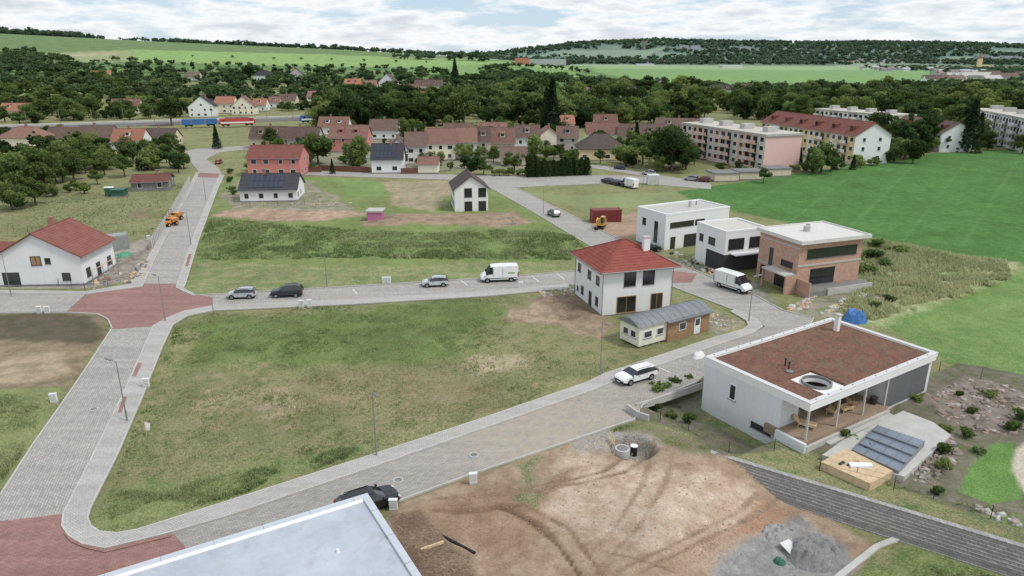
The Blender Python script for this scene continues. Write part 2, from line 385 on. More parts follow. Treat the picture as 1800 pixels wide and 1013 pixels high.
fld([(0,120),(60,118),(200,112),(300,112),(560,118),(760,121),(760,126),(400,120),(120,124),(0,135)],C(98,132,66))
fld([(1010,112),(1500,117),(1700,128),(1760,140),(1690,150),(1500,160),(1280,160),(1180,152),(1100,138),(1040,125)],C(120,156,84))
fld([(1010,112),(1500,117),(1600,122),(1400,124),(1050,121)],C(140,168,104))
fld([(850,104),(1500,110),(1800,118),(1800,127),(1500,118),(1000,113)],C(140,164,112))
fld([(700,125),(870,112),(1000,125),(1100,140),(1050,146),(900,140),(800,134)],C(120,154,78))
CR=[(1188,338),(1420,302),(1560,285),(1640,270),(1760,264),(2300,268),(2900,420),(2300,520),(1800,468),(1700,450),(1505,416),(1400,396),(1290,372),(1215,356)]
paint(CR,C(70,114,48),C(84,128,58),.5,.8,.8,.12)
for q in range(7):
    paint([(1290+q*100,372+q*15),(1420+q*92,302-q*5),(1423+q*92,302-q*5),(1295+q*100,372+q*15)],C(98,138,70),C(104,142,76),.5,.5,.4,.1,amt=.45)
paint([(1000,345),(1190,338),(1215,356),(1290,372),(1130,362),(1040,372),(905,335)],C(116,140,76),C(134,142,92),.4)
paint([(1505,418),(1700,452),(1790,462),(1760,500),(1640,540),(1540,575),(1480,560),(1500,500)],C(134,150,90),C(172,172,128),.5,1,2,.25)
paint([(1490,418),(1600,430),(1640,470),(1560,530),(1500,520),(1505,450)],C(92,114,62),C(130,130,90),.5,1,2,.25)
paint([(1560,575),(1700,520),(1800,475),(2200,560),(2300,760),(1800,668),(1660,640),(1600,600)],C(100,134,62),C(120,146,76),.5,1,1,.05)
for q in range(6): paint([(1590+q*30,580-q*8),(1800+q*60,560-q*20),(1800+q*60,566-q*20),(1592+q*30,586-q*8)],C(112,144,72),C(128,152,84),.5,.4,.5,.05,amt=.6)
paint([(395,310),(560,312),(860,330),(1000,400),(960,470),(500,500),(330,512),(350,430)],C(96,124,58),C(124,136,76),.45,.8,2,.22)
paint([(350,432),(365,385),(560,400),(740,410),(900,405),(1000,415),(1030,440),(1000,460),(600,455),(345,460)],C(88,116,54),C(116,134,74),.45,.8,2,.2)
paint([(332,508),(345,460),(600,470),(880,462),(1000,468),(1000,476),(850,488),(600,503),(340,516)],C(114,130,74),C(146,144,98),.5,.8,2,.1)
paint([(380,378),(420,362),(600,360),(640,380),(580,390),(440,392)],C(180,152,128),C(152,124,100),.5,.8,3,.2)
paint([(640,385),(740,378),(900,376),(930,392),(880,402),(760,398),(640,402)],C(164,140,116),C(134,116,92),.5,.8,3,.25)
paint([(670,320),(800,318),(790,350),(760,372),(700,370)],C(138,136,98),C(174,150,124),.5,.8,3,.15)
paint([(600,318),(670,320),(680,345),(610,345)],C(112,142,72),C(126,150,80),.5,.8,1,.1)
paint([(390,350),(420,318),(540,318),(600,350),(620,372),(400,372)],C(156,146,130),C(118,124,84),.5,.8,3,.15)
paint([(1020,392),(1120,375),(1140,412),(1060,430)],C(172,142,118),C(156,132,108),.5,.6,1.5,.1)
paint([(660,448),(760,445),(860,450),(800,458),(690,458)],C(146,134,104),C(118,124,78),.5,.8,2,.1)
paint([(300,578),(375,550),(1000,512),(1060,560),(1320,572),(1240,600),(1040,672),(660,798),(240,932),(165,925),(160,893),(250,700)],C(102,118,62),C(138,134,90),.45,.4,.5,.12)
paint([(330,570),(560,548),(870,530),(880,580),(820,640),(560,650),(330,640),(290,610)],C(86,110,50),C(110,126,66),.45,2,4,.15)
paint([(330,660),(480,650),(700,655),(860,625),(960,640),(880,700),(700,730),(520,760),(420,770),(300,740)],C(146,136,98),C(112,118,68),.50,2,4,.08)
paint([(800,635),(880,622),(950,628),(930,655),(850,662)],C(176,160,130),C(138,132,90),.5,1,2,.05)
paint([(440,690),(520,682),(540,720),(460,740)],C(172,154,120),C(132,128,86),.5,1.2,2.5,.05)
paint([(600,700),(680,690),(700,720),(620,735)],C(168,152,118),C(128,126,82),.5,1.2,2.5,.05)
paint([(330,690),(400,680),(410,720),(340,740)],C(162,148,112),C(128,126,80),.5,1.2,2.5,.05)
paint([(480,660),(700,650),(900,680),(860,720),(660,760),(540,700)],C(128,120,80),C(154,138,106),.5,2,3,.08,amt=.7)
paint([(175,930),(200,860),(330,850),(560,800),(640,790),(400,880)],C(98,120,60),C(126,138,82),.45,1.2,1.5,.18)
paint([(890,565),(900,548),(960,525),(1000,515),(1060,560),(1090,575),(1060,600),(980,575)],C(168,146,120),C(134,118,94),.5,.6,1.5,.15)
paint([(940,530),(1000,515),(1050,555),(1040,572),(985,566)],C(126,104,84),C(146,128,106),.5,.6,1.5,.2)
paint([(1165,548),(1250,545),(1310,570),(1260,592),(1240,575)],C(126,128,94),C(158,148,132),.5,.5,1,.2)
paint([(300,590),(335,565),(350,590),(330,640),(290,640)],C(150,142,98),C(120,126,70),.5,1,2,.1)
paint([(-300,575),(0,551),(175,553),(192,563),(185,590),(150,650),(118,690),(0,690),(-300,780)],C(148,132,106),C(120,108,82),.5,.4,1.0,.15)
paint([(-300,575),(0,552),(170,555),(188,570),(170,605),(90,600),(0,602),(-200,640)],C(108,96,80),C(90,88,64),.5,.8,2,.2)
paint([(0,630),(120,620),(110,660),(40,680),(-100,680)],C(180,158,128),C(148,132,102),.5,.8,2,.15)
paint([(-300,800),(0,685),(112,684),(60,778),(0,868),(-130,1040),(-500,1100)],C(98,124,62),C(130,138,84),.4,.4,.6,.2)
paint([(-300,540),(0,508),(150,508),(235,495),(290,415),(240,425),(175,455),(0,480)],C(172,164,154),C(140,134,120),.5,.5,1,.12)
paint([(0,415),(0,340),(120,330),(240,345),(330,320),(300,380),(280,415),(180,420)],C(104,122,66),C(136,134,92),.45,1,3,.12)
paint([(190,455),(260,440),(275,470),(240,500),(190,498)],C(156,148,136),C(122,110,96),.5,.4,1,.25)
paint([(225,372),(262,365),(262,385),(230,388)],C(146,126,100),C(118,122,80),.5,.4,1,.2)
DIRT=[(700,884),(830,836),(1115,741),(1190,762),(1270,800),(1330,835),(1440,900),(1540,960),(1480,1040),(1300,1100),(700,1100),(660,960)]
paint(DIRT,C(172,148,122),C(148,122,98),.5,.3,.5,.14)
paint([(940,900),(1000,800),(1200,830),(1380,890),(1300,960),(1200,1000),(1080,980)],C(196,174,152),C(172,144,120),.5,1.2,2,.05)
paint([(720,900),(900,840),(960,890),(920,960),(780,980)],C(158,130,104),C(138,112,88),.5,1,2,.12)
paint([(900,870),(1000,830),(1010,850),(920,900)],C(136,108,84),C(156,128,102),.5,.6,1.5,.15)
paint([(1160,960),(1250,930),(1320,950),(1200,1013)],C(160,130,106),C(182,156,132),.5,.8,1.5,.08)
paint([(1240,1000),(1290,950),(1400,910),(1480,960),(1500,1000),(1440,1060),(1230,1060)],C(152,150,147),C(126,124,122),.5,.5,1.5,.1)
paint([(1000,772),(1060,750),(1140,748),(1165,790),(1090,800),(1020,790)],C(152,148,142),C(170,156,138),.5,.5,1.2,.15)
paint([(1030,750),(1110,738),(1200,765),(1250,795),(1200,800),(1150,770)],C(132,124,98),C(112,122,70),.5,.5,1,.2)
paint([(905,815),(945,812),(960,850),(940,900),(905,880)],C(104,120,66),C(146,136,104),.5,.6,1.8,.15)
paint([(680,905),(740,905),(830,980),(860,1060),(700,1060)],C(118,96,78),C(138,116,94),.5,.4,1,.2)
paint([(1340,870),(1400,900),(1330,940),(1250,960)],C(166,126,98),C(154,122,96),.5,.5,1,.05)
TR=C(132,104,80)
for dx in (0,40):
    track([(760+dx,905),(880+dx,890),(960+dx,930),(1010+dx,1000),(1040+dx,1060)],.32,TR,.9)
    track([(1120+dx,790),(1060+dx,830),(980+dx,850),(860+dx,870),(760+dx,880)],.3,C(146,120,96),.8)
    track([(1080+dx,1010),(1180+dx,960),(1300+dx,900),(1330+dx,870)],.3,C(150,124,100),.8)
    track([(1150+dx,775),(1130+dx,850),(1080+dx,930),(1000+dx,1013)],.28,C(154,128,104),.7)
track([(880,895),(930,915),(985,965),(1020,1013)],.25,C(112,88,68),.95,.14)
track([(1060,970),(1120,985),(1200,1013)],.25,C(140,114,92),.8)
paint([(1115,735),(1135,710),(1235,672),(1235,745),(1360,780),(1440,800),(1560,850),(1700,905),(1800,950),(2100,1020),(2200,800),(1900,700),(1800,660),(1680,640),(1560,720),(1430,790),(1270,800),(1190,760)],C(124,116,102),C(98,104,70),.5,.3,.8,.15)
paint([(1620,700),(1700,665),(1800,690),(1800,770),(1740,770),(1660,740)],C(140,128,118),C(108,98,84),.5,.5,1,.35)
paint([(1690,868),(1706,820),(1745,782),(1784,776),(1790,830),(1798,880),(1740,888)],C(92,130,56),C(102,140,62),.5,.2,.2,.03)
paint([(1782,790),(1810,775),(1860,800),(1860,870),(1800,868),(1780,830)],C(198,186,166),C(184,174,154),.5,.2,.3,.03)
paint([(1640,900),(1800,905),(1800,945),(1700,905)],C(104,122,66),C(128,128,92),.5,.3,.8,.2)
paint([(1560,1000),(1590,935),(1790,1012),(2000,1100),(1500,1100),(1490,1020)],C(102,124,62),C(128,138,80),.45,.4,.6,.15)
paint([(1140,440),(1240,470),(1330,500),(1370,545),(1240,480)],C(154,150,142),C(118,122,88),.5,.4,1,.1)
paint([(1380,548),(1440,500),(1530,490),(1560,545),(1480,572),(1430,562)],C(156,146,132),C(116,122,80),.5,.5,1.5,.2)
paint([(500,238),(640,236),(1000,232),(1020,240),(1000,300),(500,300)],C(120,128,90),C(150,142,126),.5,1,3,.1)
Z=T(X,Y)
rd=roaddist(X,Y,4)
near=(Y<460)
Z=Z+np.where(near,(fbm(X/1.1,Y/1.1,21,3)*1.0)*rg*sst(.4,1.6,rd)*1.6,0)+tracks
Z=Z-.06*(rd<.25)
for (u,v,r,h) in [(1000,548,2.2,.8),(1030,562,1.8,.7),(965,535,2.5,.5),(840,392,6,.9),(700,392,7,.8),(1080,402,4,.6),(590,350,4,.8),(470,372,7,.5),(225,470,3,.6),(1330,462,3,.3),(1600,560,2,.4),(120,650,6,.25),(730,925,2.5,.5),(560,345,4,.7),(870,436,3,.5),(1180,392,3,.5)]:
    x0,y0=P(u,v); q=np.sqrt((X-x0)**2+(Y-y0)**2)/r*(1+.5*wn); Z=Z+h*np.clip(1-q*.7,0,1)**1.0*sst(.2,1.5,rd)
px0,py0=P(1112,788); q=np.hypot(X-px0,Y-py0); Z-=1.6*sst(2.2,1.2,q)
V=np.column_stack([X,Y,Z])
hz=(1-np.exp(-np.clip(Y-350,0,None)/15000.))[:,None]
forest=sst(3350,3600,Y)[:,None]
fo=np.array(C(66,92,62))*(0.65+.7*fbm(X/70,Y/150,31)[:,None]); fo2=np.array(C(82,108,72))
fm_=sst(.60,.64,fbm(X/600,Y/300,41))[:,None]*sst(4500,4200,Y)[:,None]
fo=fo*(1-fm_*.6)+np.array(C(140,158,108))*fm_*.6
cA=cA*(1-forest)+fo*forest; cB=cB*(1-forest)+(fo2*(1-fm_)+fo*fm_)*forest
H=np.array(C(150,172,186)); cA=cA*(1-hz)+H*hz; cB=cB*(1-hz)+H*hz  # distance haze painted into the ground colours, growing with Y
def fastmesh(name,V,Fc,mats):
    me=bpy.data.meshes.new(name); me.vertices.add(len(V)); me.vertices.foreach_set('co',np.ascontiguousarray(V,dtype=np.float32).ravel())
    kk=Fc.shape[1]; me.loops.add(Fc.size); me.loops.foreach_set('vertex_index',np.ascontiguousarray(Fc,dtype=np.int32).ravel())
    me.polygons.add(len(Fc)); me.polygons.foreach_set('loop_start',np.arange(0,Fc.size,kk,dtype=np.int32))
    for m in mats: me.materials.append(m)
    me.update(calc_edges=True); return me
i=np.arange(nr-1)[:,None]*nc+np.arange(nc-1)[None,:]
Fc=np.stack([i,i+1,i+nc+1,i+nc],-1).reshape(-1,4)
gm,nt,b=newmat('ground_soil_and_grass')
tc=N(nt,'ShaderNodeTexCoord'); co=tc.outputs['Object']
a1=N(nt,'ShaderNodeAttribute',attribute_name='cA'); a2=N(nt,'ShaderNodeAttribute',attribute_name='cB'); a3=N(nt,'ShaderNodeAttribute',attribute_name='mx')
n1=noise(nt,co,.55,9,.7); n3=noise(nt,co,6.0,5,.75); n2=noise(nt,co,.09,4,.6)
th=mth(nt,'ADD',mth(nt,'MULTIPLY',n1,.65),mth(nt,'MULTIPLY',n3,.35))
fac=mrange(nt,mth(nt,'SUBTRACT',th,a3.outputs['Fac']),-.05,.07,0,1)
col=mixc(nt,fac,a1.outputs['Color'],a2.outputs['Color'])
kk=mth(nt,'MULTIPLY',mrange(nt,n3,.3,.7,.58,1.42),mrange(nt,n2,.3,.7,.84,1.16))
nt.links.new(scl(nt,col,kk),b.inputs['Base Color']); b.inputs['Roughness'].default_value=.95; b.inputs['Specular IOR Level'].default_value=.05
bp=N(nt,'ShaderNodeBump'); bp.inputs['Distance'].default_value=.09; bp.inputs['Strength'].default_value=.9; nt.links.new(noise(nt,co,4.5,6,.75),bp.inputs['Height']); nt.links.new(bp.outputs[0],b.inputs['Normal'])
me=fastmesh('ground',V,Fc,[gm])
for nm,arr in (('cA',cA),('cB',cB)):
    at=me.attributes.new(nm,'FLOAT_COLOR','POINT'); at.data.foreach_set('color',np.column_stack([arr,np.ones(n)]).astype(np.float32).ravel())
at=me.attributes.new('mx','FLOAT','POINT'); at.data.foreach_set('value',mx.astype(np.float32))
me.polygons.foreach_set('use_smooth',np.ones(len(Fc),bool))
go=bpy.data.objects.new('ground',me); S.collection.objects.link(go)
# ---------------------------------------------------------------- roads
def slab(name,poly,z0,z1,m,mt=None):
    mb=MB(); mb.prism(poly,z0,z1,m,mt); return mb.obj(name)
zz=.03
for kx,p in R.items():
    slab(kx,p,-.1,zz,PAVER2 if kx in('near_street',) else PAVER); zz+=.004
slab('paved_junction',RED,-.1,.075,REDP); slab('paved_junction',RED2,-.1,.08,REDP); slab('paved_junction',RED3,-.1,.078,REDP); slab('paved_junction',RED4,-.1,.076,REDP)
for kx,p in SW.items(): slab('sidewalk',p,-.1,.15,KERB,SIDE)
def strip(mb,pts,w,z0,z1,m):
    n=len(pts); Lp=[];Rp=[]
    for i in range(n):
        a=Vector(pts[max(0,i-1)]); c=Vector(pts[min(n-1,i+1)]); d=(c-a).normalized(); nn=Vector((-d.y,d.x))*w/2
        Lp.append(Vector(pts[i])+nn); Rp.append(Vector(pts[i])-nn)
    for i in range(n-1):
        mb.hexa([(*Rp[i],z0),(*Rp[i+1],z0),(*Lp[i+1],z0),(*Lp[i],z0),(*Rp[i],z1),(*Rp[i+1],z1),(*Lp[i+1],z1),(*Lp[i],z1)],m)
mb=MB()
for kx,p in SW.items(): strip(mb,p+[p[0]],.14,.0,.165,KERB)
mb.obj('kerb')
mb=MB()
for l in ([(0,873),(60,780),(118,698),(165,628),(197,578),(190,562),(172,553),(120,550),(0,551)],[(700,882),(830,834),(1115,738),(1130,712),(1225,672)],[(1262,638),(1300,619),(1420,579),(1430,560),(1375,546),(1330,521),(1205,469),(1130,439),(1060,407),(905,329)],[(1285,544),(1190,508),(1060,446),(1000,411),(930,369),(862,331)],[(345,520),(600,505),(850,490),(1010,477)]):
    strip(mb,PP(l,0),.15,-.05,.13,KERB)
mb.obj('kerb')
mb=MB()
for l in ([(232,664),(240,664),(250,640),(243,640)],[(207,728),(214,728),(224,700),(217,700)],[(112,940),(125,955),(150,966),(185,974),(300,946),(300,941),(185,968),(150,960),(128,949),(116,936)],[(326,470),(331,470),(337,448),(332,448)]):
    mb.prism(PP(l,0),.1,.154,REDP)
mb.obj('paved_junction')
mb=MB()
for u,v in [(833,801),(165,720),(49,738),(292,413),(700,845)]:
    x,y=P(u,v); mb.cyl(x,y,.0,.085,.42,.42,CONC,20); mb.cyl(x,y,.0,.089,.3,.3,CONCD,20)
mb.obj('manhole_cover')
LINE=M('road_paint',(.75,.75,.73),.7,.1,2)
mb=MB()
for l in ([(1158,648),(1178,656)],[(935,487),(947,496)],[(980,483),(992,492)],[(1150,668),(1170,677)],[(810,494),(822,503)],[(620,509),(628,518)]):
    strip(mb,PP(l,0),.12,.04,.083,LINE)
mb.obj('parking_marking')
# ---------------------------------------------------------------- village houses
BRC=M('chimney_brick',C(160,116,100),.9,.15,3)
def vh(uL,uR,vb,eave,roof,wall,depth=9.,pitch=38,kind='x',rot=0,name='village_house',chim=True,pv=False):
    x0,y0=P(uL,vb); z0=float(T(x0,y0)); W_=(uR-uL)/F*zdep((uL+uR)/2,vb)/max(.6,math.cos(math.radians(rot)))
    a=math.radians(rot); e=empty(name,x0,y0,z0-.2,a)
    cx=x0+math.cos(a)*W_/2-math.sin(a)*depth/2; cy=y0+math.sin(a)*W_/2+math.cos(a)*depth/2
    OCC.append((cx,cy,max(W_,depth)*.5))
    mb=MB()
    if kind in 'hf': mb.box(0,W_,0,depth,-1,eave,wall)
    else: gwalls(mb,W_,depth,eave,pitch,kind,wall,-1)
    mb.box(-.03,W_+.03,-.03,depth+.03,-1,.6,CONCD)
    mb.obj('walls',e)
    mb=MB()
    if kind=='h': hh=hip(mb,W_,depth,eave,pitch,roof,.5)
    elif kind=='f': mb.box(-.2,W_+.2,-.2,depth+.2,eave+.01,eave+.35,roof); hh=0
    else: hh=gable(mb,W_,depth,eave,pitch,kind,roof,.45,.35)
    mb.obj('roof',e)
    mb=MB(); st=1 if eave<4.3 else 2
    if eave>8: st=3
    for fl in range(st):
        z=1.1+fl*2.8
        if z+1.4>eave: continue
        for face,ln in (('F',W_),('L',depth),('R',depth)):
            nw=max(1,int(ln/3.1))
            for i in range(nw):
                c=ln*(i+.5)/nw+random.uniform(-.2,.2); w=random.choice([.55,.6,.8])
                if random.random()<.12: continue
                win(mb,W_,depth,face,c-w,c+w,z,z+1.35,sill=False)
    if kind=='y' and hh>2.2:
        win(mb,W_,depth,'F',W_/2-.6,W_/2+.6,eave+.2,eave+1.4,sill=False)
    if kind=='x' and hh>2.5 and random.random()<.6 and not pv:
        for c in ([.3,.7] if W_>12 else [.5]):
            yy=depth*.2; tn=math.tan(math.radians(pitch)); zr=eave+yy*tn
            mb.ext([(yy-.3,zr-.1),(yy-.3,zr+1.2),(yy+2.2,zr+1.5),(yy+1.8,zr+1.2)],'x',W_*c-.8,W_*c+.8,wall); mb.box(W_*c-.55,W_*c+.55,yy-.34,yy-.3,zr+.25,zr+1.05,GLASS)
            mb.ext([(yy-.6,zr+1.22),(yy+2.3,zr+1.75),(yy+2.3,zr+1.85),(yy-.6,zr+1.32)],'x',W_*c-1,W_*c+1,roof)
    mb.obj('windows',e)
    if chim and kind!='f':
        mb=MB(); cxx=W_*random.uniform(.3,.7); cyy=depth*.5 if kind!='y' else depth*.4
        mb.box(cxx-.35,cxx+.35,cyy-.3,cyy+.3,eave,eave+hh+1.1,BRC); mb.box(cxx-.42,cxx+.42,cyy-.37,cyy+.37,eave+hh+1.1,eave+hh+1.25,CONCD); mb.obj('chimney',e)
    if pv:
        mb=MB(); tn=math.tan(math.radians(pitch)); y1,y2=depth*.04,depth*.44
        nn=int((W_*.7)/1.15)
        for i in range(nn):
            xa=W_*.15+i*1.15
            for (ya,yb) in ((y1,(y1+y2)/2-.05),((y1+y2)/2+.05,y2)):
                za,zb=eave+ya*tn+.26,eave+yb*tn+.26
                mb.hexa([(xa,ya,za),(xa+1.05,ya,za),(xa+1.05,yb,zb),(xa,yb,zb),(xa,ya,za+.05),(xa+1.05,ya,za+.05),(xa+1.05,yb,zb+.05),(xa,yb,zb+.05)],PV)
        mb.obj('solar_panels',e)
    return e
YEL=M('yellow_plaster',C(228,206,152),.85,.06,.6,grime=.1); BEI=M('beige_plaster',C(212,196,170),.85,.08,.6,grime=.2); GRY=M('grey_plaster',C(184,180,174),.85,.08,.6,grime=.2)
TER=M('terracotta_plaster',C(196,124,92),.85,.08,.6,grime=.1)
LV=[
(0,74,262,4.2,BR2,CREAM,10,35,'h',-4),(80,136,258,3.6,BR_TILE,BEI,9,38,'x',-3),(136,196,259,4.,BR_TILE,GRY,9,40,'x',0),(198,250,266,4.,OR_TILE,WHITE,9,40,'x',4),(246,306,258,3.5,DB_TILE,BEI,8,38,'x',2),
(0,50,206,4,OR_TILE,BEI,9,40,'x',0),(196,243,200,5,BR2,CREAM,9,40,'x',8),(262,300,200,4.5,BR_TILE,WHITE,8,40,'x',-6),(333,376,207,6.5,DK_TILE,WHITE,9,38,'y',10),(379,412,200,6.5,OR_TILE,CREAM,9,40,'x',0),(408,447,203,5.5,BR2,CREAM,9,40,'y',5),(445,468,196,4.5,OR_TILE,WHITE,8,40,'x',0),
(473,492,190,4,BR2,WHITE,8,40,'x',8),(492,520,187,4.5,BR_TILE,BEI,9,40,'x',0),(540,606,184,5.5,BR2,CREAM,10,38,'x',-4),
(158,192,138,3.5,OR_TILE,CREAM,9,38,'x',6),(325,350,142,4,BR_TILE,WHITE,9,40,'x',0),(446,478,142,5,DK_TILE,WHITE,10,40,'h',0),(506,535,142,5,DK_TILE,GRY,9,40,'y',12),
(606,634,166,8.5,OR_TILE,TER,10,38,'x',0),(630,662,160,5,BR2,BEI,9,40,'x',4),(666,696,158,7,BR_TILE,WHITE,10,42,'y',-8),(698,735,170,5.5,BR2,CREAM,10,40,'x',0),(730,778,166,7.5,BR_TILE,BEI,10,40,'x',6),
(634,690,178,4,BR2,WHITE,9,40,'x',-8),(700,750,182,4.5,OR_TILE,BEI,9,40,'x',6),(855,892,168,5.5,DB_TILE,CREAM,10,40,'h',6),(1085,1118,172,5,DK_TILE,WHITE,10,38,'x',0),(1150,1176,160,5,DK_TILE,WHITE,9,40,'y',10),(1250,1290,168,5,DB_TILE,WHITE,9,40,'x',0),(1010,1050,172,5,BR2,BEI,9,40,'x',5),(1180,1220,170,5,BR_TILE,WHITE,9,40,'x',-5),(1300,1335,166,5,BR_TILE,CREAM,9,40,'x',5),
(440,502,262,4.2,BR_TILE,BEI,9,40,'x',2),(505,560,262,4.,BR_TILE,GRY,9,40,'x',0),(580,646,268,5.4,BR2,PINK,10,38,'x',0),
(684,716,292,6.,BR_TILE,WHITE,10,40,'y',6),(714,750,290,6,BR_TILE,WHITE,10,38,'x',6),(749,800,283,6,BR2,CREAM,10,40,'x',4),(800,838,281,6,BR2,WHITE,10,40,'x',4),(838,862,279,6,BR_TILE,BEI,10,40,'x',4),(862,905,276,5,BR2,BEI,10,42,'x',2),(905,948,272,6.3,BR_TILE,WHITE,10,36,'x',0),(950,978,270,7,BR2,CREAM,10,36,'y',2),(978,1015,268,5.5,BR_TILE,GRY,9,38,'x',-4),
(1018,1100,284,4.2,DB_TILE,YEL,11,36,'h',2),(1030,1085,256,4.8,BR2,CREAM,9,40,'x',-4),(1085,1160,258,4.5,BR_TILE,BEI,10,38,'x',-14),(1150,1225,238,4,BR_TILE,CREAM,10,34,'x',-18),
(560,612,238,4,BR2,WHITE,9,40,'x',0),(650,700,246,4.4,BR_TILE,WHITE,9,40,'x',0),(985,1010,232,4,OR_TILE,CREAM,8,40,'x',5),(1045,1085,232,4,BR2,BEI,9,40,'x',0),
(780,830,256,4.5,BR_TILE,BEI,9,40,'x',0),(840,890,254,4.5,BR2,CREAM,9,40,'x',0),(880,925,292,3.2,BR_TILE,BEI,7,35,'x',0),
(735,770,306,3,BR2,CREAM,6,30,'x',0),
(232,290,338,2.6,RED_TILE,CONCD,8,18,'x',14),
]
for a in LV: vh(*a)
vh(437,528,312,5.6,RED_TILE,PINK,11,28,'x',2)
vh(654,708,306,4.4,DK_TILE,WHITE,10,38,'x',4,pv=True)
vh(423,520,357,3.2,DK_TILE,WHITE,10,30,'x',6,name='bungalow',pv=True)
vh(646,672,392,2.4,CONC,M('magenta_sheet',C(196,110,156),.6),3,10,'f',0,name='site_cabin',chim=False)
x,y,a,L,W=rect3(P(800,374),P(858,372),P(784,361)); W=10; e=empty('gabled_house',x,y,0,a)
mb=MB(); gwalls(mb,L,W,5.2,36,'y',WHITE); mb.obj('walls',e); mb=MB(); gable(mb,L,W,5.2,36,'y',DB_TILE,.5,.4); mb.obj('roof',e)
mb=MB()
for s0 in (2.1,5.2):
    win(mb,L,W,'F',s0,s0+1.7,3.3,5.3,FRAMED,DGLASS,1); win(mb,L,W,'F',s0,s0+1.7,.2,2.4,FRAMED,DGLASS,1)
for s0 in (2,5,8): win(mb,L,W,'L',s0,s0+1.2,1,2.3,FRAMED); win(mb,L,W,'L',s0,s0+1.2,3.6,4.7,FRAMED)
mb.obj('windows',e)
# ---------------------------------------------------------------- white house, red hip roof
x,y,a,L,W=rect3(P(1058,558),P(1177,545),P(1002,520)); W=9.4; e=empty('white_house',x,y,0,a)
mb=MB(); mb.box(0,L,0,W,-.3,6.1,WHITE); mb.box(-.05,L+.05,-.05,W+.05,-.4,.25,CONCD); mb.obj('walls',e)
mb=MB(); hip(mb,L,W,6.12,27,MAINR,.75,FRAMEW)
for p,q in (((-.8,-.8),(L+.8,-.8)),((-.8,-.8),(-.8,W+.8)),((L+.8,-.8),(L+.8,W+.8))): mb.tube((*p,6.15),(*q,6.15),.08,CONCD,6)
mb.obj('roof',e)
mb=MB()
mb.box(L*.68,L*.68+.9,W*.25,W*.25+.6,6.2,9.6,WHITE); mb.box(L*.68-.08,L*.68+.98,W*.25-.08,W*.25+.68,9.6,9.75,CONC); mb.obj('chimney',e)
mb=MB()
win(mb,L,W,'F',2.9,4.6,3.9,6.0,FRAMED,DGLASS,1); win(mb,L,W,'F',5.6,7.3,3.9,6.0,FRAMED,DGLASS,1)
WG=M('ochre_frame',C(170,130,70),.6)
win(mb,L,W,'F',2.,4.8,.3,2.6,WG,DGLASS,1); win(mb,L,W,'F',6.9,8.7,.3,2.6,WG,DGLASS,1)
for s0,z0,z1,w in ((1.2,3.9,5.1,1.1),(4.,3.9,5.1,1.1),(7.6,3.9,5.1,1.),(1.4,1.,2.2,.9),(3.6,.3,2.3,.9),(6.4,1.0,2.2,.9),(8.2,1.,1.7,.6)): win(mb,L,W,'L',s0,s0+w,z0,z1,FRAMED)
mb.obj('windows',e)
mb=MB()
for xx,yy in ((-.08,-.08),(L+.08,-.08),(-.08,W+.08)): mb.tube((xx,yy,.1),(xx,yy,6.1),.05,STEEL)
mb.obj('downpipes',e)
# ---------------------------------------------------------------- mobile home + timber annex
x,y,a,L,W=rect3(P(1122,615),P(1245,581),P(1083,600)); L=11.2;W=3.3; e=empty('mobile_home',x,y,0,a)
GRC=M('pale_green_cladding',C(224,224,202),.7,.06,.8,grime=.12); MET=M('grey_sheet_roof',C(132,136,140),.4,.16,.8,metal=.3)
mb=MB(); mb.box(0,4.3,0,W,.35,2.75,GRC); mb.obj('body',e)
mb=MB(); mb.box(4.31,L,-.25,W,.1,2.6,WOOD)
for i in range(14): mb.box(4.31,L,-.275,-.251,.2+i*.17,.33+i*.17,WOOD)
mb.obj('timber_annex',e)
mb=MB(); pr=[(-.3+(W+.6)*i/8,2.78+.75*math.sin(math.pi*i/8)) for i in range(9)]
mb.ext(pr,'x',-.3,L+.2,MET)
for i in range(12): mb.ext([(p,z+.03) for p,z in pr],'x',-.1+i*.98,-.04+i*.98,MET)
mb.box(4.0,L+.2,-.7,.2,2.62,2.76,MET)
mb.obj('roof',e)
mb=MB(); win(mb,4.3,W,'F',.7,2.,1.2,2.1); win(mb,4.3,W,'F',2.7,3.8,1.2,2.1,FRAMEW); win(mb,4.3,W,'L',.5,1.5,1.2,2.1); win(mb,4.3,W,'L',1.8,2.8,1.2,2.1)
mb.box(6,7.2,-.34,-.28,1.2,2.2,FRAMEW); mb.box(6.1,7.1,-.36,-.34,1.3,2.1,GLASS); mb.box(8.6,9.6,-.34,-.28,.2,2.3,WHITE); mb.box(8.75,9.45,-.36,-.34,1.3,2.1,GLASS)
mb.obj('windows',e)
mb=MB()
for i in range(5): mb.box(.3+i*.95,.7+i*.95,.1,.4,-.05,.35,CONCD)
mb.obj('footing_blocks',e)
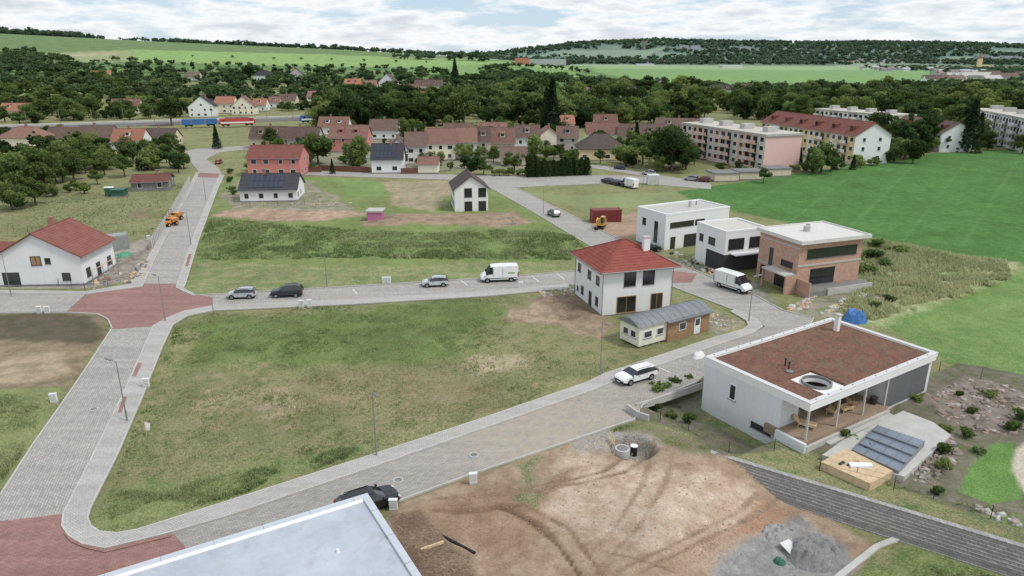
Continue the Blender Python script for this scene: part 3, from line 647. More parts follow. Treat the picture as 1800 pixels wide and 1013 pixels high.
# ---------------------------------------------------------------- left gable-fronted house
a=math.radians(4); L=12.0; W=10.0; bx,by=P(150,503); e=empty('gable_fronted_house',bx-L*math.cos(a),by-L*math.sin(a),0,a); OCC.append((bx-6,by+6,11))
mb=MB(); gwalls(mb,L,W,4.7,29,'y',WHITE); mb.box(-7,-.01,3,W,-.1,3.4,WHITE); mb.box(-.04,L+.04,-.04,W+.04,-.2,.4,CONCD); mb.obj('walls',e)
mb=MB(); gable(mb,L,W,4.7,29,'y',RED_TILE,.6,.5)
for sgn in (0,1):
    ya=2.4 if sgn==0 else W+.6; ym=6.5
    mb.hexa([(-8,ya,3.3),(-.02,ya,3.3),(-.02,ym,5.3),(-8,ym,5.3),(-8,ya,3.45),(-.02,ya,3.45),(-.02,ym,5.45),(-8,ym,5.45)],RED_TILE)
mb.obj('roof',e)
mb=MB(); win(mb,L,W,'F',5,6.5,3.3,4.7,FRAMED,WOOD,1); win(mb,L,W,'F',9,10.2,.9,2.1,FRAMED); win(mb,L,W,'F',.6,3.,.2,2.3,FRAMED,None,1); win(mb,L,W,'F',7,7.8,3.5,4.4,FRAMED)
for s0 in (1,4,7.5): win(mb,L,W,'R',s0,s0+1.2,.4 if s0==4 else 1,2.4,FRAMED)
mb.obj('windows',e)
mb=MB(); mb.box(L*.42,L*.42+.8,W*.6,W*.6+.8,7,9.2,BRC); mb.obj('chimney',e)
mb=MB()
for i in range(6): mb.tube((L+1.2,.2+i*1.6,0),(L+1.2,.2+i*1.6,2.2),.05,STEEL)
mb.box(L+1.15,L+1.25,.2,8.3,2.2,2.28,WOODL)
mb.obj('pergola_frame',e)
# ---------------------------------------------------------------- flat-roofed modern houses
def flat(name,B,Cc,A,h,wall,W=None,L=None,roof=None,par=.35):
    x,y,a,L0,W0_=rect3(B,Cc,A); L=L or L0; W=W or W0_; e=empty(name,x,y,0,a)
    mb=MB(); mb.box(0,L,0,W,-.2,h,wall); mb.obj('walls',e)
    mb=MB()
    mb.box(-.04,L+.04,-.04,.3,h+.002,h+par,wall); mb.box(-.04,L+.04,W-.3,W+.04,h+.002,h+par,wall); mb.box(-.04,.3,.3,W-.3,h+.002,h+par,wall); mb.box(L-.3,L+.04,.3,W-.3,h+.002,h+par,wall)
    mb.box(.3,L-.3,.3,W-.3,h+.001,h+.12,roof or CONC); mb.obj('roof',e)
    return e,L,W
ROOFG=M('roof_gravel',C(196,192,184),.95,.1,2,.01)
e,L,W=flat('modern_house',P(1167,441),P(1277,424),P(1125,425),6.2,WHITE,W=8)
mb=MB(); win(mb,L,W,'F',1.,6.4,3.9,4.9,FRAMED,DGLASS,3); win(mb,L,W,'F',6.7,8.9,3.9,4.9,FRAMED,DGLASS,1); win(mb,L,W,'F',4.4,7.9,.1,2.4,FRAMED,DGLASS,2); win(mb,L,W,'L',2,3.,1,4.8,FRAMED,DGLASS); win(mb,L,W,'L',5.4,6.4,3.5,4.8,FRAMED,DGLASS); win(mb,L,W,'F',1.3,2.4,.1,2.3,FRAMED); mb.obj('windows',e)
mb=MB(); mb.cyl(L*.6,W*.5,6,7.4,.3,.3,CONC); mb.cyl(L*.75,W*.6,6,7,.15,.15,STEEL);mb.obj('roof_vents',e)
e,L,W=flat('modern_house',P(1270,480),P(1333,472),P(1227,462),6.4,WHITE,W=7.5,L=8,roof=ROOFG)
mb=MB(); AN=M('anthracite_cladding',C(58,60,64),.7,.1,2)
mb.box(-.06,L+.06,-.06,W*.6,-.2,2.9,AN); mb.box(1,L-.4,-1.6,-.07,3.0,3.15,WHITE)
mb.obj('plinth_cladding',e)
mb=MB(); win(mb,L,W,'F',.6,3.6,3.6,5.4,FRAMED,DGLASS,1); win(mb,L,W,'F',4.6,7.2,3.6,5.4,FRAMED,DGLASS,1); win(mb,L,W,'L',2.5,4.2,3.8,5,FRAMED,DGLASS); win(mb,L,W,'L',5.6,6.6,3.8,5,FRAMED,DGLASS); mb.obj('windows',e)
e,L,W=flat('brick_house',P(1396,516),P(1505,501),P(1331,492),7.0,BRICK,W=8.4)
mb=MB()
CS=M('roof_concrete',C(208,205,198),.9,.06,1,grime=.1)
mb.box(-.5,L+.7,-.8,W+.4,7.36,7.72,CS); mb.box(-.5,L+.7,-.8,-.6,7.722,7.9,CS); mb.box(-.5,-.3,-.6,W+.4,7.722,7.9,CS); mb.box(L+.5,L+.7,-.6,W+.4,7.722,7.9,CS); mb.box(-.3,L+.5,W+.2,W+.4,7.722,7.9,CS)
mb.cyl(L*.45,W*.55,7.7,8.5,.5,.5,CONC,8); mb.cyl(L*.6,W*.75,7.7,8.3,.3,.3,STEEL,8)
mb.obj('roof_slab',e)
mb=MB()
win(mb,L,W,'F',1.4,L-1.,4.9,6.4,FRAMED,DGLASS,4); win(mb,L,W,'F',2.4,6.9,1.,3.4,FRAMED,DGLASS,1); mb.box(-.02,L+.02,-.09,-.001,3.9,4.15,CONC)
fbox(mb,L,W,'L',.8,4.4,-.02,.02,0,2.6,DGLASS); win(mb,L,W,'L',1.,3.4,3.4,4.3,FRAMED,DGLASS); win(mb,L,W,'L',5.2,6.,2.8,5.4,FRAMED,DGLASS); win(mb,L,W,'L',6.6,7.6,.2,2.4,FRAMED,DGLASS)  # first box: flush dark panel standing in for the shaded carport recess
for z_ in (2.72,6.5): fbox(mb,L,W,'L',.01,W,.001,.012,z_,z_+.2,CONC)
mb.obj('windows',e)
mb=MB(); mb.box(.2,L+.5,-2.6,-.1,.0,.9,CONCD); mb.box(.0,.2,-2.8,-.1,0,2.3,BRICK); mb.box(3.4,L,-2.8,-2.62,.0,1.2,CONC); mb.box(-2.0,-.1,-.2,.1,0,2.8,BRICK); mb.box(-2.4,-.55,-.2,4.6,2.82,3.0,CONC); mb.box(-2.3,-2.05,4.3,4.55,0,2.8,BRICK)
mb.obj('terrace',e)
# ---------------------------------------------------------------- apartment blocks
def apartment(name,B,Cc,A,h,wcols,storeys,side=WHITE,depth=12,roof='f',rm=None):
    ey=Vector(A)-Vector(B); Wd=ey.length; ey/=Wd; ex=Vector((ey.y,-ey.x)); a=math.atan2(ex.y,ex.x); L=depth
    for q in (.2,.5,.8): OCC.append((B[0]+ex.x*L/2+ey.x*Wd*q,B[1]+ex.y*L/2+ey.y*Wd*q,max(L*.6,Wd*.22)))
    e=empty(name,B[0],B[1],0,a)
    mb=MB()
    if roof=='f': mb.box(0,L,0,Wd,-.5,h,side)
    else: gwalls(mb,L,Wd,h,30,'y',side,-.5)
    mb.obj('walls',e)
    mb=MB()
    if roof=='f': mb.box(-.4,L+.4,-.4,Wd+.4,h+.01,h+.5,CONC); mb.box(-.45,L+.45,-.45,Wd+.45,h+.5,h+.6,M('roof_trim',C(190,184,172),.8))
    else: gable(mb,L,Wd,h,30,'y',rm,.6,.5)
    if roof=='f':
        for i in range(4): mb.box(L*.35,L*.65,Wd*(.12+.25*i),Wd*(.12+.25*i)+2.4,h+.6,h+2.2,CONC)
    else:
        for i in range(6):
            c=Wd*(i+.5)/6; mb.box(L*.12,L*.3,c-.7,c+.7,h+1.2,h+2.6,RED_TILE); mb.box(L*.1,L*.12,c-.55,c+.55,h+1.4,h+2.4,GLASS)
    mb.obj('roof',e)
    mb=MB(); nb=int(Wd/3.0); fh=(h-.6)/storeys
    for i in range(nb):
        s0=Wd*i/nb; s1=Wd*(i+1)/nb; wc=wcols[(i//2)%len(wcols)]
        fbox(mb,L,Wd,'L',s0,s1,.0,.06,.6,h,wc)
        for st in range(storeys):
            z=.5+st*fh
            if i%4 in(1,2):
                fbox(mb,L,Wd,'L',s0+.1,s1-.1,.061,1.2,z+.0,z+.12,CONC); fbox(mb,L,Wd,'L',s0+.1,s1-.1,1.12,1.2,z+.12,z+1.1,wcols[(i//2+1)%len(wcols)])
                fbox(mb,L,Wd,'L',s0+.6,s1-.6,.05,.09,z+.15,z+2.2,GLASS)
            else:
                fbox(mb,L,Wd,'L',s0+.7,s1-.7,.05,.11,z+.85,z+2.25,FRAMEW); fbox(mb,L,Wd,'L',s0+.8,s1-.8,.1,.13,z+.95,z+2.15,GLASS)
    for st in range(storeys):
        z=.5+st*fh
        for c in (L*.25,L*.7): 
            if side is not PKS: win(mb,L,Wd,'F',c-.6,c+.6,z+.9,z+2.2)
    mb.obj('facade',e); return e
PKS=M('pink_gable',C(226,184,176),.85,.05); OR=M('apricot_plaster',C(226,176,146),.85,.05); PG=M('pale_grey_panel',C(208,202,194),.85,.05)
apartment('apartment_block',P(1340,304),None,P(1196,272),10.6,[PG,OR,PG,PKS],4,PKS,13)
apartment('apartment_block',P(1497,290),None,P(1335,256),9.2,[YEL,WHITE,M('olive_plaster',C(200,194,136),.85),WHITE],3,WHITE,13,'g',RED_TILE)
apartment('apartment_block',P(1790,268),None,P(1700,240),11.5,[WHITE,GRY,WHITE],4,GRY,14)
apartment('apartment_block',P(1650,268),None,P(1560,250),7,[WHITE,GRY],2,WHITE,12,'g',BR_TILE)
apartment('apartment_block',P(1560,240),None,P(1430,224),8.5,[WHITE,GRY],3,WHITE,14)
apartment('apartment_block',P(1880,262),None,P(1800,240),12.5,[WHITE,GRY],4,GRY,14)
for i,(u0,u1,v) in enumerate([(1256,1300,321),(1300,1345,318),(1348,1392,312)]): vh(u0,u1,v,2.4,CONCD,BEI,6,5,'f',8,name='garage_row',chim=False)
TW=MB()
HW=M('hazy_white_walls',C(206,208,206),.9); HG=M('hazy_grey_walls',C(170,176,180),.9); HR=M('hazy_red_roofs',C(164,124,112),.9); HB=M('hazy_brown_roofs',C(134,122,118),.9)  # distance haze is mixed into these wall and roof colours
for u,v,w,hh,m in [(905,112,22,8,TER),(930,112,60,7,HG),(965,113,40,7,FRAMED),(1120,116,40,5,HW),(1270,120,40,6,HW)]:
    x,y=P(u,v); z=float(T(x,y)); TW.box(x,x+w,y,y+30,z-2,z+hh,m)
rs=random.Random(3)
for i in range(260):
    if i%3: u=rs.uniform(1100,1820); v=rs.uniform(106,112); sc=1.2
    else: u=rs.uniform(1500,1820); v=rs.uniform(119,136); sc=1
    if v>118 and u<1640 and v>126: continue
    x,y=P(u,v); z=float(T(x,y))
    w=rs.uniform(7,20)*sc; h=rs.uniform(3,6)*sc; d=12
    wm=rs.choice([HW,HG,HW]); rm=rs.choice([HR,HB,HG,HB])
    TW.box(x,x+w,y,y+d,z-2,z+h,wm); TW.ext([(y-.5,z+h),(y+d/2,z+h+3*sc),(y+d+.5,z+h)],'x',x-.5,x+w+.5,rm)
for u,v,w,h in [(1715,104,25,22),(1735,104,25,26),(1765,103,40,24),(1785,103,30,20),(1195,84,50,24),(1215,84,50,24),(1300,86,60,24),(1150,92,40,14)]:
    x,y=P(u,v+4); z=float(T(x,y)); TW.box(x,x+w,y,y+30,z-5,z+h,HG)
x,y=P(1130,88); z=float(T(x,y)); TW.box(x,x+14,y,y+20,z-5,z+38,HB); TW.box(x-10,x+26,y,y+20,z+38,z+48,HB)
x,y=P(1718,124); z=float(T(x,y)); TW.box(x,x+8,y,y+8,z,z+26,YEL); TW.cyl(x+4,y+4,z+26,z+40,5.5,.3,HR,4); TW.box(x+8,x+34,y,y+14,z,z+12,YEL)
TW.obj('distant_town')
for i in range(14):
    u=rs.uniform(1610,1790); v=rs.uniform(136,150); vh(u,u+rs.uniform(24,45),v,rs.choice([4,6,7]),rs.choice([BR_TILE,BR_TILE,GRY,DB_TILE]),rs.choice([WHITE,CREAM,GRY]),12,32,'x',rs.uniform(-15,15))
# ---------------------------------------------------------------- villa with green roof
va=math.radians(32.5); e=empty('flat_roof_villa',25.1,52.9,0,va); L=20.; W=11.6
cxx=25.1+math.cos(va)*L/2-math.sin(va)*W/2; cyy=52.9+math.sin(va)*L/2+math.cos(va)*W/2; OCC.append((cxx,cyy,11))
VW=M('villa_render',C(214,216,218),.85,.05,.35,grime=.12); VWT=M('villa_fascia',C(230,230,228),.7,.04,.5,grime=.08); VC=M('parapet_flashing',C(206,206,204),.5,.05,1)
SED,nt,b=newmat('sedum_roof'); tc=N(nt,'ShaderNodeTexCoord'); co=tc.outputs['Object']
o=mixc(nt,mrange(nt,noise(nt,co,1.0,8,.7),.40,.60,0,1),C(112,68,56),C(140,78,62)); o=mixc(nt,mrange(nt,noise(nt,co,3.2,6,.75),.50,.60,0,.9),o,C(112,112,72)); o=mixc(nt,mrange(nt,noise(nt,co,.6,5,.7),.54,.68,0,.5),o,C(124,112,80)); o=mixc(nt,mrange(nt,noise(nt,co,9,3,.6),.55,.68,0,.75),o,C(62,42,36)); o=mixc(nt,mrange(nt,noise(nt,co,6.3,3,.6),.62,.7,0,.7),o,C(176,120,96))
nt.links.new(o,b.inputs['Base Color']); b.inputs['Roughness'].default_value=.95
bp=N(nt,'ShaderNodeBump'); bp.inputs['Distance'].default_value=.12; nt.links.new(noise(nt,co,7,5,.7),bp.inputs['Height']); nt.links.new(bp.outputs[0],b.inputs['Normal'])
mb=MB()
mb.box(0.02,.35,2.7,W,-1.8,3.72,VW)
mb.box(.35,L-.3,W-.3,W,-1.5,3.72,VW); mb.box(L-.35,L-.02,.3,W-.3,-.3,3.72,VW)
mb.box(12.4,L-.35,.3,.55,-.3,3.72,VW); mb.box(12.2,12.4,.3,4.0,.9,3.72,VW)
mb.box(.352,2.6,2.7,3.0,-1.6,3.72,VW)
mb.obj('walls',e)
mb=MB()
for i in range(36): mb.box(12.6+i*.19,12.7+i*.19,.22,.298,.4,3.4,STEEL)
mb.obj('louvre_screen',e)
mb=MB()
mb.box(0,L,5.2,W,3.73,4.1,VWT); mb.box(7.2,L,0,5.2,3.73,4.1,VWT); mb.box(0,2.0,0,5.2,3.73,4.1,VWT)
nseg=32
def sqp(t,cx=4.6,cy=2.6,rx=2.6,ry=2.6):
    c,s_=math.cos(t),math.sin(t); k_=1/max(abs(c),abs(s_)); return (cx+rx*c*k_,cy+ry*s_*k_)
for i in range(nseg):
    t0=i*2*math.pi/nseg+math.pi/4; t1=(i+1)*2*math.pi/nseg+math.pi/4; r=1.2
    a0,a1=sqp(t0),sqp(t1); b0=(4.6+r*math.cos(t0),2.6+r*math.sin(t0)); b1=(4.6+r*math.cos(t1),2.6+r*math.sin(t1))
    mb.hexa([(*b0,3.73),(*a0,3.73),(*a1,3.73),(*b1,3.73),(*b0,4.1),(*a0,4.1),(*a1,4.1),(*b1,4.1)],VWT)
    q0=(4.6+1.2*math.cos(t0),2.6+1.2*math.sin(t0)); q1=(4.6+1.2*math.cos(t1),2.6+1.2*math.sin(t1))
    c0=(4.6+1.32*math.cos(t0),2.6+1.32*math.sin(t0)); c1=(4.6+1.32*math.cos(t1),2.6+1.32*math.sin(t1))
    mb.hexa([(*q0,4.1),(*c0,4.1),(*c1,4.1),(*q1,4.1),(*q0,4.36),(*c0,4.36),(*c1,4.36),(*q1,4.36)],CONCD)
pw=.42
for z0,z1,ww,mm_ in ((4.101,4.48,0,VWT),(4.482,4.54,.04,VC)):
    mb.box(-.05-ww,L+.05+ww,-.05-ww,pw,z0,z1,mm_); mb.box(-.05-ww,L+.05+ww,W-pw,W+.05+ww,z0,z1,mm_); mb.box(-.05-ww,pw,pw,W-pw,z0,z1,mm_); mb.box(L-pw,L+.05+ww,pw,W-pw,z0,z1,mm_)
mb.obj('roof_slab',e)
mb=MB(); mb.box(pw,L-pw,4.4,W-pw,4.102,4.32,SED); mb.box(6.3,L-pw,pw,4.4,4.102,4.32,SED); mb.box(pw,2.9,pw,4.4,4.102,4.32,SED)
mb.obj('sedum_planting',e)
mb=MB()
mb.box(17.2,17.65,W-2.6,W-2.15,4.2,6.1,VWT); mb.box(17.1,17.75,W-2.7,W-2.05,6.1,6.22,CONC)
for c,d in ((4.6,5.6),(5.0,6.3)): mb.cyl(c,d,4.2,5.0,.07,.07,FRAMED); mb.cyl(c,d,5.,5.12,.13,.13,FRAMED)
mb.cyl(4.2,5.2,4.25,4.45,.35,.35,CONCD)
for i in range(11): mb.cyl(1+i*1.75,.18,4.54,4.60,.06,.06,CONCD,8); mb.cyl(1+i*1.75,W-.18,4.54,4.60,.06,.06,CONCD,8)
mb.obj('roof_vents',e)
mb=MB()
for c in (.3,4.6,8.6,12.1): mb.box(c-.08,c+.08,.12,.28,.9,3.73,CONC)
mb.obj('columns',e)
mb=MB()
mb.box(2.6,12.2,4.0,4.06,.9,3.7,DGLASS)
for c in (2.7,5.1,7.4,9.8,12.1): mb.box(c-.05,c+.05,3.92,3.998,.9,3.7,FRAMED)
mb.box(2.6,12.2,3.92,3.998,3.55,3.72,FRAMED)
win(mb,L,W,'L',7.6,8.4,1.4,3.0,VWT,GLASS); win(mb,L,W,'L',3.4,5.6,-.3,.3,FRAMED)
mb.obj('windows',e)
DECK=Mbrick('terrace_boards',C(166,142,118),C(150,126,104),C(92,76,62),1,3.,.14,.012,var=.3)
mb=MB(); mb.box(-.3,12.19,-.2,3.99,.1,.9,DECK); mb.box(-.6,-.3,-.4,2.6,-.6,.95,VW); mb.box(-.3,12.2,-.45,-.2,.0,.6,CONC); mb.box(2.4,12.2,-.9,-.45,0,.3,CONC); mb.obj('deck',e)
def lounger(px,py,rot):
    q=empty('wooden_lounger',0,0,0,0); q.parent=e; q.location=(px,py,.9); q.rotation_euler=(0,0,rot)
    mb=MB(); 
    for i in range(8): mb.box(-.35,.35,-.9+i*.17,-.78+i*.17,.3,.34,WOODL)
    mb.hexa([(-.35,.5,.3),(.35,.5,.3),(.35,1.05,.85),(-.35,1.05,.85),(-.35,.5,.35),(.35,.5,.35),(.35,1.05,.9),(-.35,1.05,.9)],WOODL)
    for a_,b_ in ((-.33,-.85),(.33,-.85),(-.33,.5),(.33,.5)): mb.box(a_-.03,a_+.03,b_-.03,b_+.03,0,.3,WOODL)
    mb.box(-.38,-.33,-.9,.5,.28,.5,WOODL); mb.box(.33,.38,-.9,.5,.28,.5,WOODL); mb.obj('frame',q)
lounger(2.2,1.6,.4); lounger(6.4,1.8,1.9); lounger(7.8,1.5,1.5); lounger(9.4,1.9,2.3)
mb=MB(); mb.cyl(11.5,.9,.9,1.6,.28,.35,FRAMED); mb.obj('planter',e)
slab('concrete_terrace',PP([(1540,745),(1588,722),(1640,742),(1672,765),(1590,838),(1445,800),(1480,775)],.6),-.3,.6,CONC)
mb=MB()
POOLC=M('pool_cover_glass',C(112,124,140),.2,.14,.6,spec=.7)
A_,B_,C_,D_=[Vector(p) for p in PP([(1498,790),(1543,752),(1625,780),(1580,828)],.9)]
e2=empty('pool_enclosure',0,0,0,0)
for i in range(4):
    t0,t1=i/4,(i+1)/4
    h=.85+.1*i
    q=[A_.lerp(B_,t0),A_.lerp(B_,t1),D_.lerp(C_,t1),D_.lerp(C_,t0)]
    mb.prism([(v_.x,v_.y) for v_ in q],.55,h,STEEL,POOLC)
    for tt in (0,.25,.5,.75,1):
        a_=q[0].lerp(q[3],tt); b_=q[1].lerp(q[2],tt); mb.tube((*a_,h+.03),(*b_,h+.03),.035,STEEL,4)
    mb.tube((*q[0],h+.03),(*q[3],h+.03),.05,STEEL,4)
mb.obj('frame',e2)
e2=empty('timber_platform'); mb=MB(); pl=PP([(1443,812),(1488,788),(1570,828),(1530,850)],.8); mb.prism(pl,-.1,.8,WOODL); mb.obj('crate',e2)
mb=MB(); c=Vector(pl[0]).lerp(Vector(pl[2]),.55)
mb.prism([(c.x-.9,c.y-.3),(c.x+.9,c.y-.2),(c.x+1,c.y+.3),(c.x-.8,c.y+.4)],.8,1.0,WHITE)
for i in range(10): 
    px,py=c.x-1.6+random.random()*1.6,c.y+random.uniform(-.2,.7); mb.tube((px,py,.85),(px+.5,py+.3,.9),.06,random.choice([WOOD,FRAMED,WOODL]))
mb.obj('tools',e2)
# ---------------------------------------------------------------- foreground flat roofed building
x0,y0=P(645,868,4.2); a=math.radians(30.2); e=empty('flat_roof_house',x0,y0,0,a)
MEMB,nt,b=newmat('roof_membrane'); tc=N(nt,'ShaderNodeTexCoord'); co=tc.outputs['Object']
sp=N(nt,'ShaderNodeSeparateXYZ'); nt.links.new(co,sp.inputs[0]); fr=mth(nt,'FRACT',mth(nt,'DIVIDE',sp.outputs[0],2.0))
o=mixc(nt,mrange(nt,noise(nt,co,.35,6,.65),.3,.7,0,1),C(164,172,184),C(188,195,204)); o=mixc(nt,mrange(nt,fr,.0,.015,.3,0),o,C(140,148,158)); o=mixc(nt,mrange(nt,noise(nt,co,.9,7,.72),.50,.68,0,.5),o,C(150,152,153))
nt.links.new(o,b.inputs['Base Color']); b.inputs['Roughness'].default_value=.6
EDG=M('aluminium_flashing',C(196,202,208),.4,.04,1,metal=.2)
mb=MB(); mb.box(-24,0,-16,0,-.3,4.0,CONCD); mb.obj('walls',e)
mb=MB(); mb.box(-23.6,-.4,-15.6,-.4,4.0,4.05,MEMB); mb.obj('roof_membrane',e)
mb=MB(); mb.box(-24.05,.05,-.4,.05,3.7,4.22,EDG); mb.box(-.4,.05,-16.05,-.4,3.7,4.22,EDG); mb.box(-24.05,-23.6,-16.05,-.4,3.7,4.22,EDG)
for i in range(8): mb.box(-2.9*i-1,-2.9*i-.98,-.42,.07,3.69,4.23,CONCD)
for i in range(5): mb.box(-.42,.07,-2.9*i-2,-2.9*i-1.98,3.69,4.23,CONCD)
mb.hexa([(-23.6,-.55,4.051),(-.4,-.55,4.051),(-.4,-.402,4.2),(-23.6,-.402,4.2),(-23.6,-.5,4.06),(-.4,-.5,4.06),(-.4,-.401,4.21),(-23.6,-.401,4.21)],FRAMEW)
mb.obj('parapet',e)
mb=MB(); mb.cyl(-3.4,-4.6,4.05,4.25,.12,.08,WHITE); mb.cyl(-12,-7,4.05,4.5,.1,.1,STEEL); mb.obj('roof_vents',e)
# ---------------------------------------------------------------- retaining wall
e=empty('retaining_wall',W0[0],W0[1],0,math.atan2(WD[1],WD[0])); mb=MB()
for i in range(50):
    x0=-1+i*.5; dp=float(wdep(np.array(x0)))
    for r in range(int(dp/.25)+2):
        off=.09*r; sh=.25 if r%2 else 0
        mb.box(x0+.006+sh,x0+.494+sh,-.34-off,.12-off,-.25*r-.25,-.25*r+(.1 if r==0 else .0),GAB)
mb.obj('blocks',e)
e=empty('low_wall'); mb=MB(); strip(mb,PP([(1102,722),(1120,735),(1140,742)],0),.2,-.3,.7,CONC); strip(mb,PP([(1118,714),(1165,700),(1235,676)],0),.12,-.5,.25,CONC); mb.obj('wall',e)
mb=MB(); strip(mb,PP([(1586,932),(1540,965),(1478,1014),(1430,1060)]),.45,-2.5,-1.95,CONC); mb.obj('concrete_edging')
def fence(name,pts,h=1.2,sp_=2.5,m=None,rail=3):
    m=m or FRAMED; mb=MB(); e=empty(name)
    for i in range(len(pts)-1):
        a=Vector(pts[i]);b=Vector(pts[i+1]); n_=max(1,int((b-a).length/sp_))
        za=float(T(a.x,a.y)); zb=float(T(b.x,b.y))
        for j in range(n_+1):
            p=a.lerp(b,j/n_); q=float(T(p.x,p.y)); mb.tube((p.x,p.y,q-.1),(p.x,p.y,q+h),.03,m,5)
        for r in range(rail):
            mb.tube((a.x,a.y,za+h*(r+1)/rail-.05),(b.x,b.y,zb+h*(r+1)/rail-.05),.008,m,3)
    mb.obj('posts',e)
fence('wire_fence',PP([(1210,760),(1360,795),(1440,830),(1640,880),(1740,915),(1850,950)]),1.3,2.6)
fence('wire_fence',PP([(1125,735),(1160,742),(1210,760)]),1.1,2)
fence('wire_fence',PP([(1560,700),(1650,655),(1800,680)]),1.3,2.6)
fence('wire_fence',PP([(0,408),(100,412),(200,418),(270,412)]),1.3,3)
fence('wire_fence',PP([(0,480),(60,497),(150,512),(230,500)]),1.3,2.5)
fence('wire_fence',PP([(400,355),(440,365),(560,362)]),1.5,3)
WPF=M('fence_panels',C(154,145,134),.9,.2,2)
e=empty('panel_fence'); mb=MB(); pts=PP([(262,440),(290,398),(318,350),(332,322)])
for i in range(3):
    a=Vector(pts[i]);b=Vector(pts[i+1]); n_=int((b-a).length/1.6)
    for j in range(n_): 
        p=a.lerp(b,j/n_);q=a.lerp(b,(j+.82)/n_); strip(mb,[p,q],.1,0,random.uniform(1.2,1.7),random.choice([WPF,CONC,WPF])); mb.box(q.x,q.x+.35,q.y,q.y+.35,0,1.8,CONC)
mb.obj('panels',e)
e=empty('timber_fence'); mb=MB()
for l in ([(705,306),(735,306)],[(560,300),(650,304)],[(528,303),(565,303)]): strip(mb,PP(l),.15,0,1.7,M('red_brown_fence',C(120,78,62),.8))
mb.obj('boards',e)
